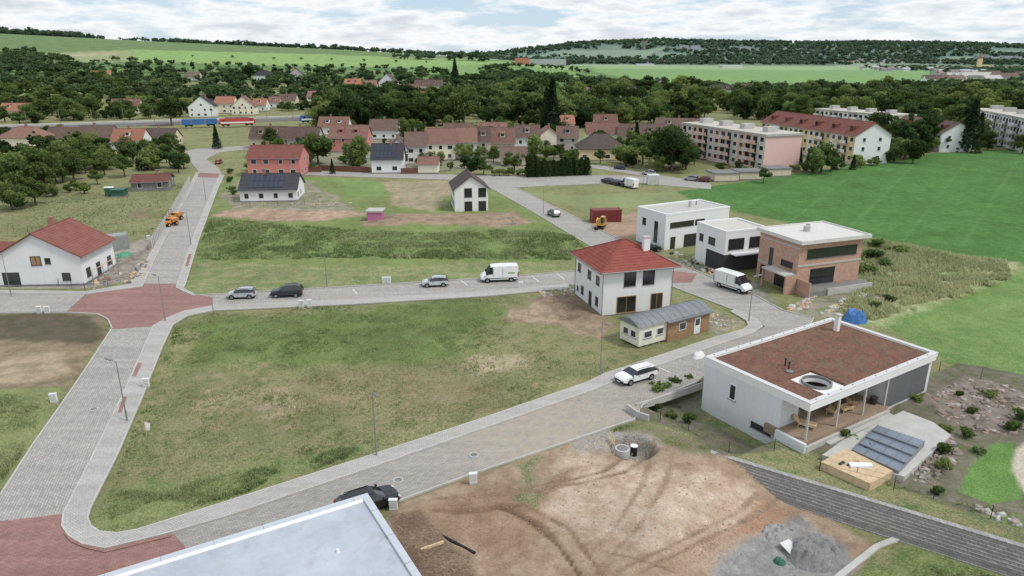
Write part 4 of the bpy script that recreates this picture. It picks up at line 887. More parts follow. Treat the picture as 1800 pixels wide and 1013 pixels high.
# ---------------------------------------------------------------- vehicles
TYRE=M('tyre_rubber',(.02,.02,.02),.8); HUB=M('alloy_hub',C(150,150,152),.35,.1,metal=.6); CG=M('car_glass',(.012,.015,.018),.06,.1,spec=1.); LAMP=M('headlamp_glass',C(210,215,220),.15,.1,spec=.8); TAIL=M('tail_lamp',C(140,20,18),.3)
BLK=M('black_plastic',(.02,.02,.022),.6)
def vehicle(name,u,v,head,col,kind='wagon',rough=.22):
    x,y=P(u,v); e=empty(name,x,y,.045,math.radians(head))
    nm='paint_%d_%d_%d'%tuple(int(c*255) for c in col); pm=M(nm,col,rough,.03,1,spec=.6)
    if kind=='wagon': st=[(-2.33,.4,.72,.76,.74,.66),(-2.28,.28,.92,1.0,.86,.72),(-1.95,.24,.96,1.38,.9,.64),(-1.0,.2,.95,1.46,.91,.66),(.1,.2,.93,1.46,.91,.66),(.45,.2,.93,1.38,.91,.65),(1.15,.2,.92,.98,.9,.74),(1.95,.22,.82,.87,.87,.7),(2.25,.3,.62,.68,.78,.6),(2.32,.4,.52,.55,.7,.55)]; gl=(2,5); wsi=5; rw=1; wb=(-1.4,1.42)
    elif kind=='hatch': st=[(-1.93,.4,.72,.76,.7,.62),(-1.9,.28,.92,1.0,.8,.68),(-1.6,.24,.96,1.4,.83,.6),(-.8,.2,.95,1.5,.84,.62),(.1,.2,.93,1.49,.84,.62),(.4,.2,.93,1.4,.84,.61),(1.05,.2,.92,.99,.83,.7),(1.65,.22,.82,.88,.8,.66),(1.9,.3,.62,.68,.72,.58),(1.95,.4,.52,.55,.66,.5)]; gl=(2,5); wsi=5; rw=1; wb=(-1.18,1.22)
    elif kind=='suv': st=[(-2.25,.45,.8,.84,.76,.68),(-2.2,.34,1.02,1.1,.88,.76),(-1.95,.3,1.06,1.58,.92,.68),(-1.0,.26,1.05,1.68,.93,.7),(.1,.26,1.03,1.66,.93,.7),(.45,.26,1.03,1.56,.93,.69),(1.05,.26,1.02,1.1,.92,.78),(1.85,.28,.95,1.0,.89,.74),(2.18,.36,.75,.8,.8,.64),(2.25,.45,.62,.65,.72,.6)]; gl=(2,5); wsi=5; rw=1; wb=(-1.35,1.38)
    else: st=[(-2.85,.4,1.3,2.35,.95,.86),(-2.8,.3,1.3,2.5,.98,.88),(-1.5,.3,1.3,2.55,.99,.88),(0.,.3,1.3,2.55,.99,.88),(1.0,.3,1.3,2.5,.99,.87),(1.3,.3,1.3,2.4,.99,.84),(2.05,.3,1.25,1.42,.96,.8),(2.55,.32,1.0,1.12,.93,.76),(2.8,.36,.8,.85,.86,.68),(2.86,.45,.6,.64,.8,.62)]; gl=(4,5); wsi=5; rw=99; wb=(-1.75,1.85)
    mb=MB(); rings=[]
    for (sx,zb,zl,zt,wl,wt) in st:
        h=[(sx,wl*.86,zb),(sx,wl,zb+.16),(sx,wl*1.0,(zb+zl)/2+.05),(sx,wl*.985,zl),(sx,wt+.02,zt-.05),(sx,wt*.9,zt),(sx,0,zt+.02)]
        rings.append(h+[(a,-b_,c_) for a,b_,c_ in h[-2::-1]])
    nR=len(rings[0])
    for i in range(len(rings)-1):
        for j in range(nR-1):
            m=pm
            if j in(3,8) and gl[0]<=i<gl[1]: m=CG
            if i==wsi and 3<=j<=8: m=CG
            if i==rw and 3<=j<=8: m=CG
            if j in (0,11): m=BLK
            A=rings[i];B=rings[i+1]; mb.poly([A[j],B[j],B[j+1],A[j+1]],m)
        mb.poly([rings[i][0],rings[i][-1],rings[i+1][-1],rings[i+1][0]],BLK)
    mb.poly(rings[0],pm); mb.poly(rings[-1][::-1],BLK)
    mb.obj('body',e,smooth=False)
    mb=MB(); w_=st[3][4]
    r=.33 if kind!='van' else .36
    for wx in wb:
        for sgn in (-1,1):
            yc=sgn*(w_-.1)
            mb.tube((wx,yc-.115*sgn,r),(wx,yc+.125*sgn,r),r,TYRE,18); mb.tube((wx,yc+.12*sgn,r),(wx,yc+.14*sgn,r),r*.62,HUB,12)
            for t in range(8):
                t0=math.pi*t/8; t1=math.pi*(t+1)/8
                f=lambda t,rr:(wx+rr*math.cos(t),r+rr*math.sin(t))
                a_,b_,c_,d_=f(t0,r+.0),f(t0,r+.05),f(t1,r+.05),f(t1,r+.0); yy0=sgn*(w_-.06); yy1=sgn*(w_+.008)
                mb.hexa([(a_[0],yy0,a_[1]),(b_[0],yy0,b_[1]),(c_[0],yy0,c_[1]),(d_[0],yy0,d_[1]),(a_[0],yy1,a_[1]),(b_[0],yy1,b_[1]),(c_[0],yy1,c_[1]),(d_[0],yy1,d_[1])],BLK)
    mb.obj('wheels',e)
    mb=MB(); fx=st[-2][0]; zl=st[-2][2]; rx=st[0][0]
    for sgn in (-1,1):
        w1=st[-2][4]; mb.box(fx-.22,fx+.02,sgn*(w1-.32),sgn*(w1+.01),zl-.06,zl+.07,LAMP)
        mb.box(rx-.02,rx+.12,sgn*(st[1][4]-.22),sgn*(st[1][4]-.0),.75,(1.0 if kind!='van' else 1.5),TAIL)
        mx_=st[6][0]-.15; mb.box(mx_-.1,mx_+.08,sgn*(w_+.0),sgn*(w_+.2),st[6][2]+.02,st[6][2]+(.16 if kind!='van' else .32),pm if kind!='van' else BLK)
        if kind!='van':
            mb.box(-1.6,.3,sgn*(st[3][5]*.86),sgn*(st[3][5]*.9),st[3][3]+.01,st[3][3]+.05,BLK)
            for hx in (-.7,.35): mb.box(hx-.12,hx+.05,sgn*(w_-.005),sgn*(w_+.02),.8,.84,BLK)
        else:
            mb.box(-2.7,2.2,sgn*(w_-.01),sgn*(w_+.015),.62,.72,BLK); mb.box(.92,.94,sgn*(w_-.1),sgn*(w_+.004),.5,2.2,BLK); mb.box(-.5,-.48,sgn*(w_-.1),sgn*(w_+.004),.5,2.2,BLK)
    mb.box(fx-.02,fx+.075,-.35,.35,.42,.6,BLK); mb.box(rx-.03,rx,-.26,.26,.55,.66,FRAMEW); mb.box(fx+.07,fx+.09,-.26,.26,.36,.46,FRAMEW)
    mb.obj('lights_and_trim',e)
    if kind=='van' and u<1000:
        mb=MB(); gd=M('green_decal',C(130,170,60),.5); mb.box(-2.3,-1.3,.99,1.0,1.35,1.55,gd); mb.box(-2.3,-1.3,-1.0,-.99,1.35,1.55,gd); mb.obj('side_mark',e)
    return e
WPT=(.78,.78,.77); SIL=C(176,180,184); DK=C(34,38,44)
vehicle('parked_wagon',1117,668,211,WPT,'wagon')
vehicle('parked_hatchback',426,524,186,SIL,'hatch')
vehicle('parked_suv',505,521,188,C(44,50,56),'suv')
vehicle('parked_hatchback',765,503,188,C(190,196,196),'hatch')
vehicle('delivery_van',877,494,188,WPT,'van')
vehicle('delivery_van',1288,509,-56,WPT,'van')
vehicle('parked_car',648,893,31,(.012,.013,.015),'wagon')
vehicle('parked_car',973,380,109,C(120,124,130),'hatch')
for u,v,c in [(1068,322,DK),(1080,325,C(50,54,60)),(1092,327,DK),(1106,330,WPT)]: vehicle('parked_car',u,v,118,c,'wagon' if u<1100 else 'van')
for u,v,c in [(1104,437,C(70,74,80)),(1122,440,C(30,32,36)),(1140,443,C(20,22,25))]: vehicle('parked_car',u,v,25,c,'wagon')
vehicle('parked_car',385,288,100,C(180,60,50),'hatch')
for u,v,c in [(1215,318,SIL),(1235,320,C(120,30,30)),(1140,308,C(190,190,188)),(1090,298,C(60,70,90))]: vehicle('parked_car',u,v,150,c,'hatch')
ORG=M('orange_machine_paint',C(214,140,40),.45,.1); YLW=M('yellow_machine_paint',C(206,160,50),.45,.1)
def dumper(u,v,head):
    x,y=P(u,v); e=empty('site_dumper',x,y,.04,math.radians(head)); mb=MB()
    mb.hexa([(.1,-.7,.8),(1.3,-.7,.8),(1.3,.7,.8),(.1,.7,.8),(-.1,-.95,1.6),(1.8,-.95,1.5),(1.8,.95,1.5),(-.1,.95,1.6)],ORG); mb.box(-1.5,.0,-.55,.55,.6,1.25,ORG); mb.box(-.6,-.2,-.3,.3,1.25,1.5,BLK)
    mb.tube((-.9,-.5,1.25),(-.9,-.5,2.5),.04,BLK); mb.tube((-.9,.5,1.25),(-.9,.5,2.5),.04,BLK); mb.tube((-.9,-.5,2.5),(-.9,.5,2.5),.04,BLK); mb.box(-1.2,1.2,-.3,.3,.35,.6,BLK)
    mb.obj('body',e); mb=MB()
    for wx in (-1,1):
        for s_ in (-1,1): mb.tube((wx,s_*.55,.45),(wx,s_*.9,.45),.45,TYRE,14); mb.tube((wx,s_*.88,.45),(wx,s_*.92,.45),.2,ORG,10)
    mb.obj('wheels',e)
dumper(299,398,70); dumper(308,388,70)
def excavator(u,v,head,pm,sc):
    x,y=P(u,v); e=empty('excavator',x,y,.1,math.radians(head)); e.scale=(sc,sc,sc); mb=MB()
    for s_ in (-1,1):
        mb.ext([(-1.6,.1),(-1.3,0),(1.3,0),(1.6,.1),(1.75,.45),(1.5,.75),(-1.5,.75),(-1.75,.45)],'y',s_*.75-.25,s_*.75+.25,BLK)
    mb.obj('tracks',e); mb=MB(); mb.box(-1.6,1.2,-1,1,.85,1.45,pm); mb.box(-1.7,-.5,-1,1,1.45,2.1,pm); mb.cyl(0,0,.6,.85,.6,.6,BLK); mb.box(-.4,1.1,.1,1,1.45,2.9,CG); mb.box(-.45,1.15,.05,1.05,2.9,3.05,pm)
    for a_,b_ in ((-.4,.1),(1.1,.1),(-.4,1),(1.1,1)): mb.tube((a_,b_,1.4),(a_,b_,2.95),.06,pm)
    mb.obj('cab',e); mb=MB(); mb.tube((1.0,-.4,1.4),(2.2,-.4,3.0),.2,pm,6); mb.tube((2.2,-.4,3.0),(3.2,-.4,2.4),.18,pm,6); mb.tube((3.2,-.4,2.4),(3.3,-.4,1.),.14,pm,6)
    mb.hexa([(3.0,-.85,.3),(3.5,-.85,.2),(3.5,.05,.2),(3.0,.05,.3),(2.9,-.85,.95),(3.7,-.85,.8),(3.7,.05,.8),(2.9,.05,.95)],BLK); mb.obj('arm',e)
excavator(1056,402,250,YLW,.8)
def container(u,v,ang,L_,col,nm='shipping_container'):
    x,y=P(u,v); e=empty(nm,x,y,.1,math.radians(ang)); m=M('container_'+str(int(col[0]*1000)),col,.6,.15); mb=MB(); mb.box(0,L_,0,2.44,0,2.6,m)
    for i in range(int(L_/.3)): mb.box(.1+i*.3,.25+i*.3,-.05,2.49,.15,2.45,m)
    for a_ in (-.03,L_-.12): mb.box(a_,a_+.15,-.07,2.51,0,2.65,m)
    mb.obj('shell',e)
container(1041,393,6,6.06,C(130,56,52)); container(172,446,35,5,C(150,156,152)); container(1139,326,0,3.,C(205,208,206),'site_cabin')
def toilet(u,v,col):
    x,y=P(u,v); e=empty('portable_toilet',x,y,0,.2); m=M('toilet_plastic',col,.5,.05); mb=MB(); mb.box(0,1.1,0,1.1,0,2.15,m); mb.ext([(0,2.15),(1.1,2.15),(.8,2.35),(.3,2.35)],'x',-.03,1.13,FRAMEW); mb.box(.15,.95,-.03,0,.1,2.0,m); mb.box(.8,.88,-.06,-.03,1,1.2,BLK); mb.obj('cabin',e)
toilet(185,346,C(50,100,80)); toilet(193,346,C(50,100,80))
gb=M('green_bin',C(54,96,82),.5)
vh(196,216,348,1.8,gb,gb,3,5,'f',6,name='storage_bin',chim=False)
# ---------------------------------------------------------------- street lamps & cabinets
def lamp(u,v,h=6.,ad=120):
    x,y=P(u,v); z=float(T(x,y))+.1; e=empty('street_lamp',x,y,z,math.radians(ad)); mb=MB()
    mb.tube((0,0,-.1),(0,0,1.2),.08,STEEL,8); mb.tube((0,0,1.2),(0,0,h),.055,STEEL,8,.035); mb.tube((0,0,h-.02),(.9,0,h+.1),.03,STEEL,6); mb.obj('pole',e)
    mb=MB(); mb.hexa([(.5,-.13,h+.04),(1.25,-.1,h+.12),(1.25,.1,h+.12),(.5,.13,h+.04),(.5,-.1,h+.13),(1.25,-.07,h+.17),(1.25,.07,h+.17),(.5,.1,h+.13)],CONCD); mb.box(.65,1.1,-.08,.08,h+.035,h+.07,LAMP) ; mb.obj('head',e)
for u,v,ad in [(662,803,-60),(1055,662,-60),(224,742,160),(291,566,150),(575,506,-80),(899,490,-80),(1316,566,20),(336,432,200),(362,352,200),(955,376,20),(1130,330,30),(20,520,-80)]: lamp(u,v,6.,ad)
def cabinet(u,v,w=.6,h=1.0):
    x,y=P(u,v); z=float(T(x,y)); e=empty('utility_cabinet',x,y,z,math.radians(random.uniform(0,30))); mb=MB(); mb.box(-w/2,w/2,-.13,.13,0,h,FRAMEW); mb.box(-w/2-.03,w/2+.03,-.16,.16,h,h+.06,FRAMEW); mb.box(-w/2+.04,w/2-.04,-.145,-.131,.35,h-.05,WHITE2); mb.box(-w/2-.01,w/2+.01,-.15,.15,-.1,.25,CONC); mb.obj('housing',e)
for u,v in [(96,709),(832,852),(692,899),(70,552),(84,552),(258,682),(530,541),(544,540),(676,499),(684,499),(915,508),(262,424)]: cabinet(u,v)
x,y=P(258,768); e=empty('marker_flag',x,y,0,0); mb=MB(); mb.tube((0,0,0),(0,0,1.6),.03,WOODL); mb.poly([(0,.02,1.5),(.45,.1,1.3),(.35,.0,.6),(0,0,.7)],WHITE); mb.obj('flag',e,fix=False)
# ---------------------------------------------------------------- heaps, tarps
def heap(name,u,v,m,rx,ry,h,seed=0,n=14):
    x,y=P(u,v); z=float(T(x,y)); e=empty(name,x,y,z,random.random()); mb=MB(); g=[]
    for i in range(n+1):
        row=[]
        for j in range(n+1):
            a=(i/n*2-1);b_=(j/n*2-1); r=max(0,1-(a*a+b_*b_)); hh=h*min(1,r*1.5)*(.7+.6*float(vn(i*.5+seed,j*.5,seed)))-.08+.04*float(vn(i*2.,j*2.,seed))
            row.append((a*rx,b_*ry,hh))
        g.append(row)
    for i in range(n):
        for j in range(n): mb.poly([g[i][j],g[i+1][j],g[i+1][j+1],g[i][j+1]],m)
    mb.obj('cover',e,fix=False); return e
BT=M('blue_tarp',C(50,112,180),.45,.2,2); GT=M('green_tarp',C(60,150,108),.5,.15,2); WT=M('white_bag',C(222,222,218),.7,.05,2)
heap('blue_tarpaulin',1502,566,BT,1.6,1.3,1.5,1); heap('green_tarpaulin',216,452,GT,1.8,1.2,.7,2); heap('builders_bag',1228,627,WT,1.1,.6,.5,3); heap('green_tarpaulin',1370,990,M('dark_green_tarp',C(48,108,84),.6),.5,.5,.35,4)
heap('gravel_heap',1432,978,M('gravel_fill',C(136,136,134),.95,.25,6,.04,bscale=20),2.3,1.8,1.0,5,26); heap('gravel_heap',1362,942,M('light_gravel',C(158,156,152),.95,.25,6,.04,bscale=20),1.6,1.2,.5,6,24)
x,y=P(1389,972); e=empty('corrugated_sheet',x,y,float(T(x,y))+.3,.5); mb=MB()
for i in range(14): mb.hexa([(i*.07-.5,-.5,.05*(i%2)),(i*.07-.43,-.5,.05*((i+1)%2)),(i*.07-.43,.6,.3+.05*((i+1)%2)),(i*.07-.5,.6,.3+.05*(i%2)),(i*.07-.5,-.5,.02+.05*(i%2)),(i*.07-.43,-.5,.02+.05*((i+1)%2)),(i*.07-.43,.6,.32+.05*((i+1)%2)),(i*.07-.5,.6,.32+.05*(i%2))],WT)
mb.obj('sheet',e)
x,y=P(1094,794); e=empty('concrete_shaft',x,y,0,0); mb=MB(); mb.cyl(0,0,-.5,.35,.65,.65,CONC,20); mb.cyl(0,0,.35,.45,.5,.35,CONCD,20); mb.cyl(1.0,.1,-.4,.5,.3,.3,BLK,14); mb.cyl(1.0,.1,.5,.53,.33,.33,FRAMEW,14)
for i in range(4): mb.tube((random.uniform(-1.4,0),random.uniform(.5,1.2),.1),(random.uniform(-1.2,.3),random.uniform(1,2),.9),.04,WOODL)
mb.obj('rings',e)
def scatter(name,polypx,nn,smin,smax,mats,seed=1,hk=1.):
    rnd=random.Random(seed); poly=PP(polypx); xs=[p[0] for p in poly]; ys=[p[1] for p in poly]; mb=MB(); c=0;t=0
    while c<nn and t<nn*40:
        t+=1; x=rnd.uniform(min(xs),max(xs)); y=rnd.uniform(min(ys),max(ys))
        if not inside(poly,x,y): continue
        c+=1; z=float(T(x,y)); s_=rnd.uniform(smin,smax); a=rnd.random()*6.3
        ca,sa=math.cos(a)*s_,math.sin(a)*s_; hh=s_*rnd.uniform(.3,.8)*hk; k1,k2=rnd.uniform(.5,.9),rnd.uniform(.6,1.6)
        pts=[(x+ca*k2*p-sa*q,y+sa*k2*p+ca*q,z+r) for p,q,r in ((-.5,-.5,-.1),(.5,-.4,-.1),(.6,.5,-.1),(-.4,.5,-.1),(-.5*k1,-.4*k1,hh),(.4*k1,-.5*k1,hh*.8),(.4*k1,.4*k1,hh),(-.5*k1,.5*k1,hh*.7))]
        mb.hexa(pts,rnd.choice(mats))
    return mb.obj(name)
ST1=M('garden_stone',C(164,152,142),.9,.2,3); ST2=M('dark_stone',C(128,118,110),.9,.2,3); ST3=M('brown_stone',C(146,126,112),.9,.2,3)
scatter('garden_rocks',[(1625,700),(1700,665),(1800,690),(1800,765),(1740,770),(1660,742)],480,.2,.75,[ST1,ST2,ST3],1)
scatter('garden_rocks',[(1590,838),(1672,770),(1690,800),(1640,850),(1610,850)],150,.25,.75,[ST1,ST2,ST3],2)
scatter('garden_rocks',[(1700,900),(1790,930),(1800,920),(1720,890)],20,.3,.6,[CONC,ST1],15)
scatter('rubble',[(1370,550),(1410,530),(1440,512),(1420,545)],120,.2,.6,[CONC,WHITE2,WOODL,BRICK],3)
scatter('rubble',[(1440,555),(1470,535),(1530,515),(1500,540)],90,.2,.8,[WOODL,CONC,WHITE2],4)
scatter('rubble',[(180,475),(270,455),(262,480),(230,498),(150,510)],240,.15,.8,[CONC,WOODL,STEEL,CONCD,BRC],5)
scatter('rubble',[(1172,545),(1240,550),(1300,565),(1260,580),(1240,570)],130,.15,.55,[CONC,WOODL,BRC,STEEL],6)
scatter('rubble',[(940,510),(1000,505),(1010,520),(960,528)],60,.2,.7,[WOODL,CONC,WHITE2],7)
scatter('rubble',[(690,905),(740,905),(820,985),(760,1000)],70,.1,.35,[WOODL,CONC,BRC],8,.5)
scatter('rubble',[(1170,440),(1240,460),(1320,495),(1300,505),(1200,465)],120,.15,.7,[CONC,WOODL,GRY,FRAMED],9)
scatter('rubble',[(420,360),(600,345),(640,368),(560,362),(440,372)],110,.2,.8,[CONC,WOODL,BRC,CONCD],10,.6)
scatter('rubble',[(740,392),(900,385),(915,392),(800,400)],60,.2,.7,[CONC,WOODL,BRC],11,.6)
CL=M('clod',C(158,132,106),.95,.2)
scatter('clods',[(720,890),(1110,745),(1270,810),(1450,930),(1300,1000),(760,1000)],1600,.04,.15,[CL,CL,CL,ST1],12)
scatter('clods',[(1250,1000),(1300,950),(1400,915),(1480,960),(1480,1010)],500,.05,.16,[ST1,ST2],14)
scatter('clods',[(900,565),(960,528),(1055,560),(1060,590)],400,.08,.3,[CL,ST3],16)
e=empty('drain_pipe'); mb=MB(); a,b_=P(735,925),P(835,975); mb.tube((a[0],a[1],.25),(b_[0],b_[1],.1),.12,BLK,8); a,b_=P(740,972),P(780,958); mb.tube((a[0],a[1],.25),(b_[0],b_[1],.25),.12,WOODL,4); mb.obj('pipe',e)
e=empty('foundation_slab'); mb=MB(); q=PP([(808,392),(895,386),(905,396),(815,404)]); strip(mb,q+[q[0]],.5,0,.45,CONCD); strip(mb,[q[0],Vector(q[1]).lerp(Vector(q[2]),.5)],.4,0,.4,CONCD); mb.obj('footings',e)
# ---------------------------------------------------------------- railway & trains
e=empty('railway'); mb=MB()
RB=M('ballast',C(134,126,116),.95,.2,2)
a,b_=Vector(P(-100,232)),Vector(P(640,207))
strip(mb,[a,b_],16,-.3,.5,RB); dv=(b_-a).normalized(); nv=Vector((-dv.y,dv.x))
for off in (-5,-3.5,0,1.5,5,6.5): strip(mb,[a+nv*off,b_+nv*off],.12,.5,.68,STEEL)
strip(mb,[a+nv*10,b_+nv*10],3.5,-.2,1.5,CONC)
for i in range(0,14):
    p=a.lerp(b_,i/14); mb.tube((p.x,p.y+9,0),(p.x,p.y+9,8),.12,CONCD)
mb.obj('track',e)
def wagon(uc,vc,Ln,col,kind):
    x,y=P(uc,vc); e=empty('locomotive' if kind else 'rail_wagon',x,y,.7,math.atan2(dv.y,dv.x)); m=M('rail_'+str(int(col[0]*999)),col,.5,.1); mb=MB()
    mb.box(-Ln/2,Ln/2,-1.45,1.45,1.0,2.0,m); 
    if kind:
        mb.hexa([(-Ln/2,-1.45,2.001),(Ln/2,-1.45,2.001),(Ln/2,1.45,2.001),(-Ln/2,1.45,2.001),(-Ln/2+.9,-1.3,3.8),(Ln/2-.9,-1.3,3.8),(Ln/2-.9,1.3,3.8),(-Ln/2+.9,1.3,3.8)],m)
        mb.box(-Ln/2+.8,Ln/2-.8,-1.49,1.49,1.4,2.1,FRAMEW); mb.box(-Ln/2+3,Ln/2-3,-.6,.6,3.81,4.3,CONCD)
        for i in (-1,1): mb.box(i*(Ln/2-2.3)-.5,i*(Ln/2-2.3)+.5,-1.44,1.44,2.5,3.2,CG)
    else:
        mb.box(-Ln/2,Ln/2,-1.45,1.45,2.001,3.6,m)
        for i in range(5): mb.box(-Ln/2+1+i*Ln/5.2,-Ln/2+1.6+i*Ln/5.2,-1.5,1.5,1.1,3.5,CONCD if i%2 else m)
    for i in (-1,1):
        for j in (-1.2,1.2):
            for s_ in (-.75,.75): mb.tube((i*(Ln/2-3)+j,s_-.06,.45),(i*(Ln/2-3)+j,s_+.06,.45),.45,BLK,12)
        mb.box(i*(Ln/2-3)-1.9,i*(Ln/2-3)+1.9,-1,1,.5,.999,BLK)
    mb.obj('body',e)
wagon(352,225,16,C(50,110,172),False); wagon(418,224,17,C(186,60,54),True); wagon(546,218,11,C(56,100,156),True)
# ---------------------------------------------------------------- trees
BARK=M('bark',C(96,84,70),.9,.2,3)
LEAFA=Mleaf('leaf_green',C(44,66,30),C(104,132,66)); LEAFB=Mleaf('leaf_dark_green',C(32,52,28),C(76,104,54)); LEAFC=Mleaf('leaf_fresh_green',C(64,90,38),C(132,156,82)); CONI=Mleaf('conifer_needles',C(26,44,30),C(58,80,54),tr=.1); GRASSM=Mleaf('grass_blades',C(108,134,66),C(196,196,142),0,.45)
LEAFD=Mleaf('distant_foliage',C(48,72,42),C(104,128,76),0); LEAFF=Mleaf('hazy_foliage',C(68,94,70),C(100,122,92),0)  # LEAFF carries distance haze as a tint in its leaf colours
def quads(cent,size,rnd):
    n=len(cent); a=rnd.normal(size=(n,3)); a/=np.linalg.norm(a,axis=1)[:,None]
    b=rnd.normal(size=(n,3)); b-=a*(a*b).sum(1)[:,None]; b/=np.linalg.norm(b,axis=1)[:,None]
    c=np.cross(a,b); s1=(size*rnd.uniform(.6,1.3,n))[:,None]; s2=s1*rnd.uniform(.5,1,n)[:,None]
    V=np.stack([cent-b*s1,cent-c*s2,cent+b*s1,cent+c*s2],1).reshape(-1,3); return V
def crown(kind,seed,nq,size):
    r=np.random.RandomState(seed)
    if kind in('dec','tall','bush'):
        nl=24 if kind!='bush' else 9
        if kind=='dec': R_=np.array([3.6,3.2,3.5])*r.uniform(.8,1.2,3);cz=5.2
        elif kind=='tall': R_=np.array([2.5,2.5,4.2]);cz=5.7
        else: R_=np.array([1.2,1.2,.8]);cz=1.0
        d=r.normal(size=(nl,3)); d/=np.linalg.norm(d,axis=1)[:,None]; lc=d*R_*(r.uniform(.3,1.0,nl)[:,None]); lc[:,2]+=cz
        lr=r.uniform(.14,.46,nl)*R_[0]
        wgt=lr**2; k_=r.choice(nl,nq,p=wgt/wgt.sum()); e_=r.normal(size=(nq,3)); e_/=np.linalg.norm(e_,axis=1)[:,None]; e_[:,2]=e_[:,2]*.8+.12
        rad=lr[k_]*r.uniform(.5,1.15,nq)
        c=lc[k_]+e_*rad[:,None]; c[:,2]=np.maximum(c[:,2],.3)
        tint=.15+.4*r.rand(nl)[k_]+.25*r.rand(nq)+.2*np.clip(e_[:,2],-1,1)+.12*(c[:,2]-cz)/R_[2]  # random leaf variation plus crown shading in the tint: lighter up and high
    else:
        H=10. ; t=r.rand(nq)**.8; z=.6+t*(H-.6); ring=np.floor(z*1.6)/1.6
        wd=(2.3 if kind=='con' else 1.2); rr=(1-(ring-.4)/H)*wd if kind=='con' else wd*np.sin(np.clip(1-z/H,0,1)**.5*1.5)
        rr=np.clip(rr,.1,None)*np.sqrt(r.uniform(.15,1,nq)); th=r.rand(nq)*6.283; rr*=1+.25*np.sin(th*3+seed)
        c=np.stack([rr*np.cos(th),rr*np.sin(th),z-rr*.22],1); tint=.3*r.rand(nq)+.5*rr/wd+.1  # random needle variation, plus inner crown shade painted darker near the trunk
    return quads(c,size,r),np.clip(tint,0,1)
def limb_mesh(kind,seed):
    mb=MB(); r=random.Random(seed)
    if kind=='bush': mb.tube((0,0,-.2),(0,0,.8),.08,BARK,5); 
    elif kind in('con','thu'): mb.tube((0,0,-.3),(0,0,9.3),.2,BARK,6,.03)
    else:
        mb.tube((0,0,-.3),(.1,.1,3.4),.3,BARK,8,.2); mb.tube((.1,.1,3.4),(0,.2,7),.2,BARK,6,.06)
        for i in range(6):
            a=i*1.05+r.random()*.4; z=1.8+i*.5; mb.tube((0,0,z),(math.cos(a)*2.2,math.sin(a)*2.2,z+2.2),.11,BARK,5,.03)
    return mb
def treemesh(name,kind,seed,nq,size,leaf):
    Vq,t=crown(kind,seed,nq,size); mb=limb_mesh(kind,seed)
    nv=len(mb.v); nb=len(mb.f)
    verts=mb.v+[tuple(v_) for v_ in Vq]; faces=mb.f+[tuple(nv+4*i+j for j in range(4)) for i in range(nq)]
    me=bpy.data.meshes.new(name); me.from_pydata(verts,[],faces); me.materials.append(BARK); me.materials.append(leaf)
    me.polygons.foreach_set('material_index',[0]*nb+[1]*nq)
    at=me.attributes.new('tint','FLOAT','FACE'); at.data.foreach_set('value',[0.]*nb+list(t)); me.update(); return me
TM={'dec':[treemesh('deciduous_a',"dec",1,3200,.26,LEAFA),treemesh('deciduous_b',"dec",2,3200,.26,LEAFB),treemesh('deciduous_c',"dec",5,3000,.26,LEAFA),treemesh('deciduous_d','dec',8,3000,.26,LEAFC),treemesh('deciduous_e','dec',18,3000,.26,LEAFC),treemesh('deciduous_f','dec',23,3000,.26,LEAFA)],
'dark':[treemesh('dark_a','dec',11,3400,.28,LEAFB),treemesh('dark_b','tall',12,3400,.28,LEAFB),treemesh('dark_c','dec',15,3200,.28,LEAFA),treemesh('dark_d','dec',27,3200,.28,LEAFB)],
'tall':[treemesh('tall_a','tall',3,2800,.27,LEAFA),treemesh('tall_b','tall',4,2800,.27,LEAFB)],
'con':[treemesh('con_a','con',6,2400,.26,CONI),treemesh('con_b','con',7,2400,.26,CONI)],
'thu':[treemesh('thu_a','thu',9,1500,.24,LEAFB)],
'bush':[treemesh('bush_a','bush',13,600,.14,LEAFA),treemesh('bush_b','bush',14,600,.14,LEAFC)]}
NM={'dec':'deciduous_tree','dark':'deciduous_tree','tall':'deciduous_tree','con':'spruce_tree','thu':'thuja_tree','bush':'shrub'}
def tree(x,y,kind,h,w=1.):
    me=random.choice(TM[kind]); o=bpy.data.objects.new(NM[kind],me); S.collection.objects.link(o)
    k_=h/(9. if kind!='bush' else 2.); o.location=(x,y,float(T(x,y))-.1); o.scale=(k_*w*random.uniform(.85,1.2),k_*w*random.uniform(.85,1.2),k_); o.rotation_euler=(0,0,random.random()*6.28)
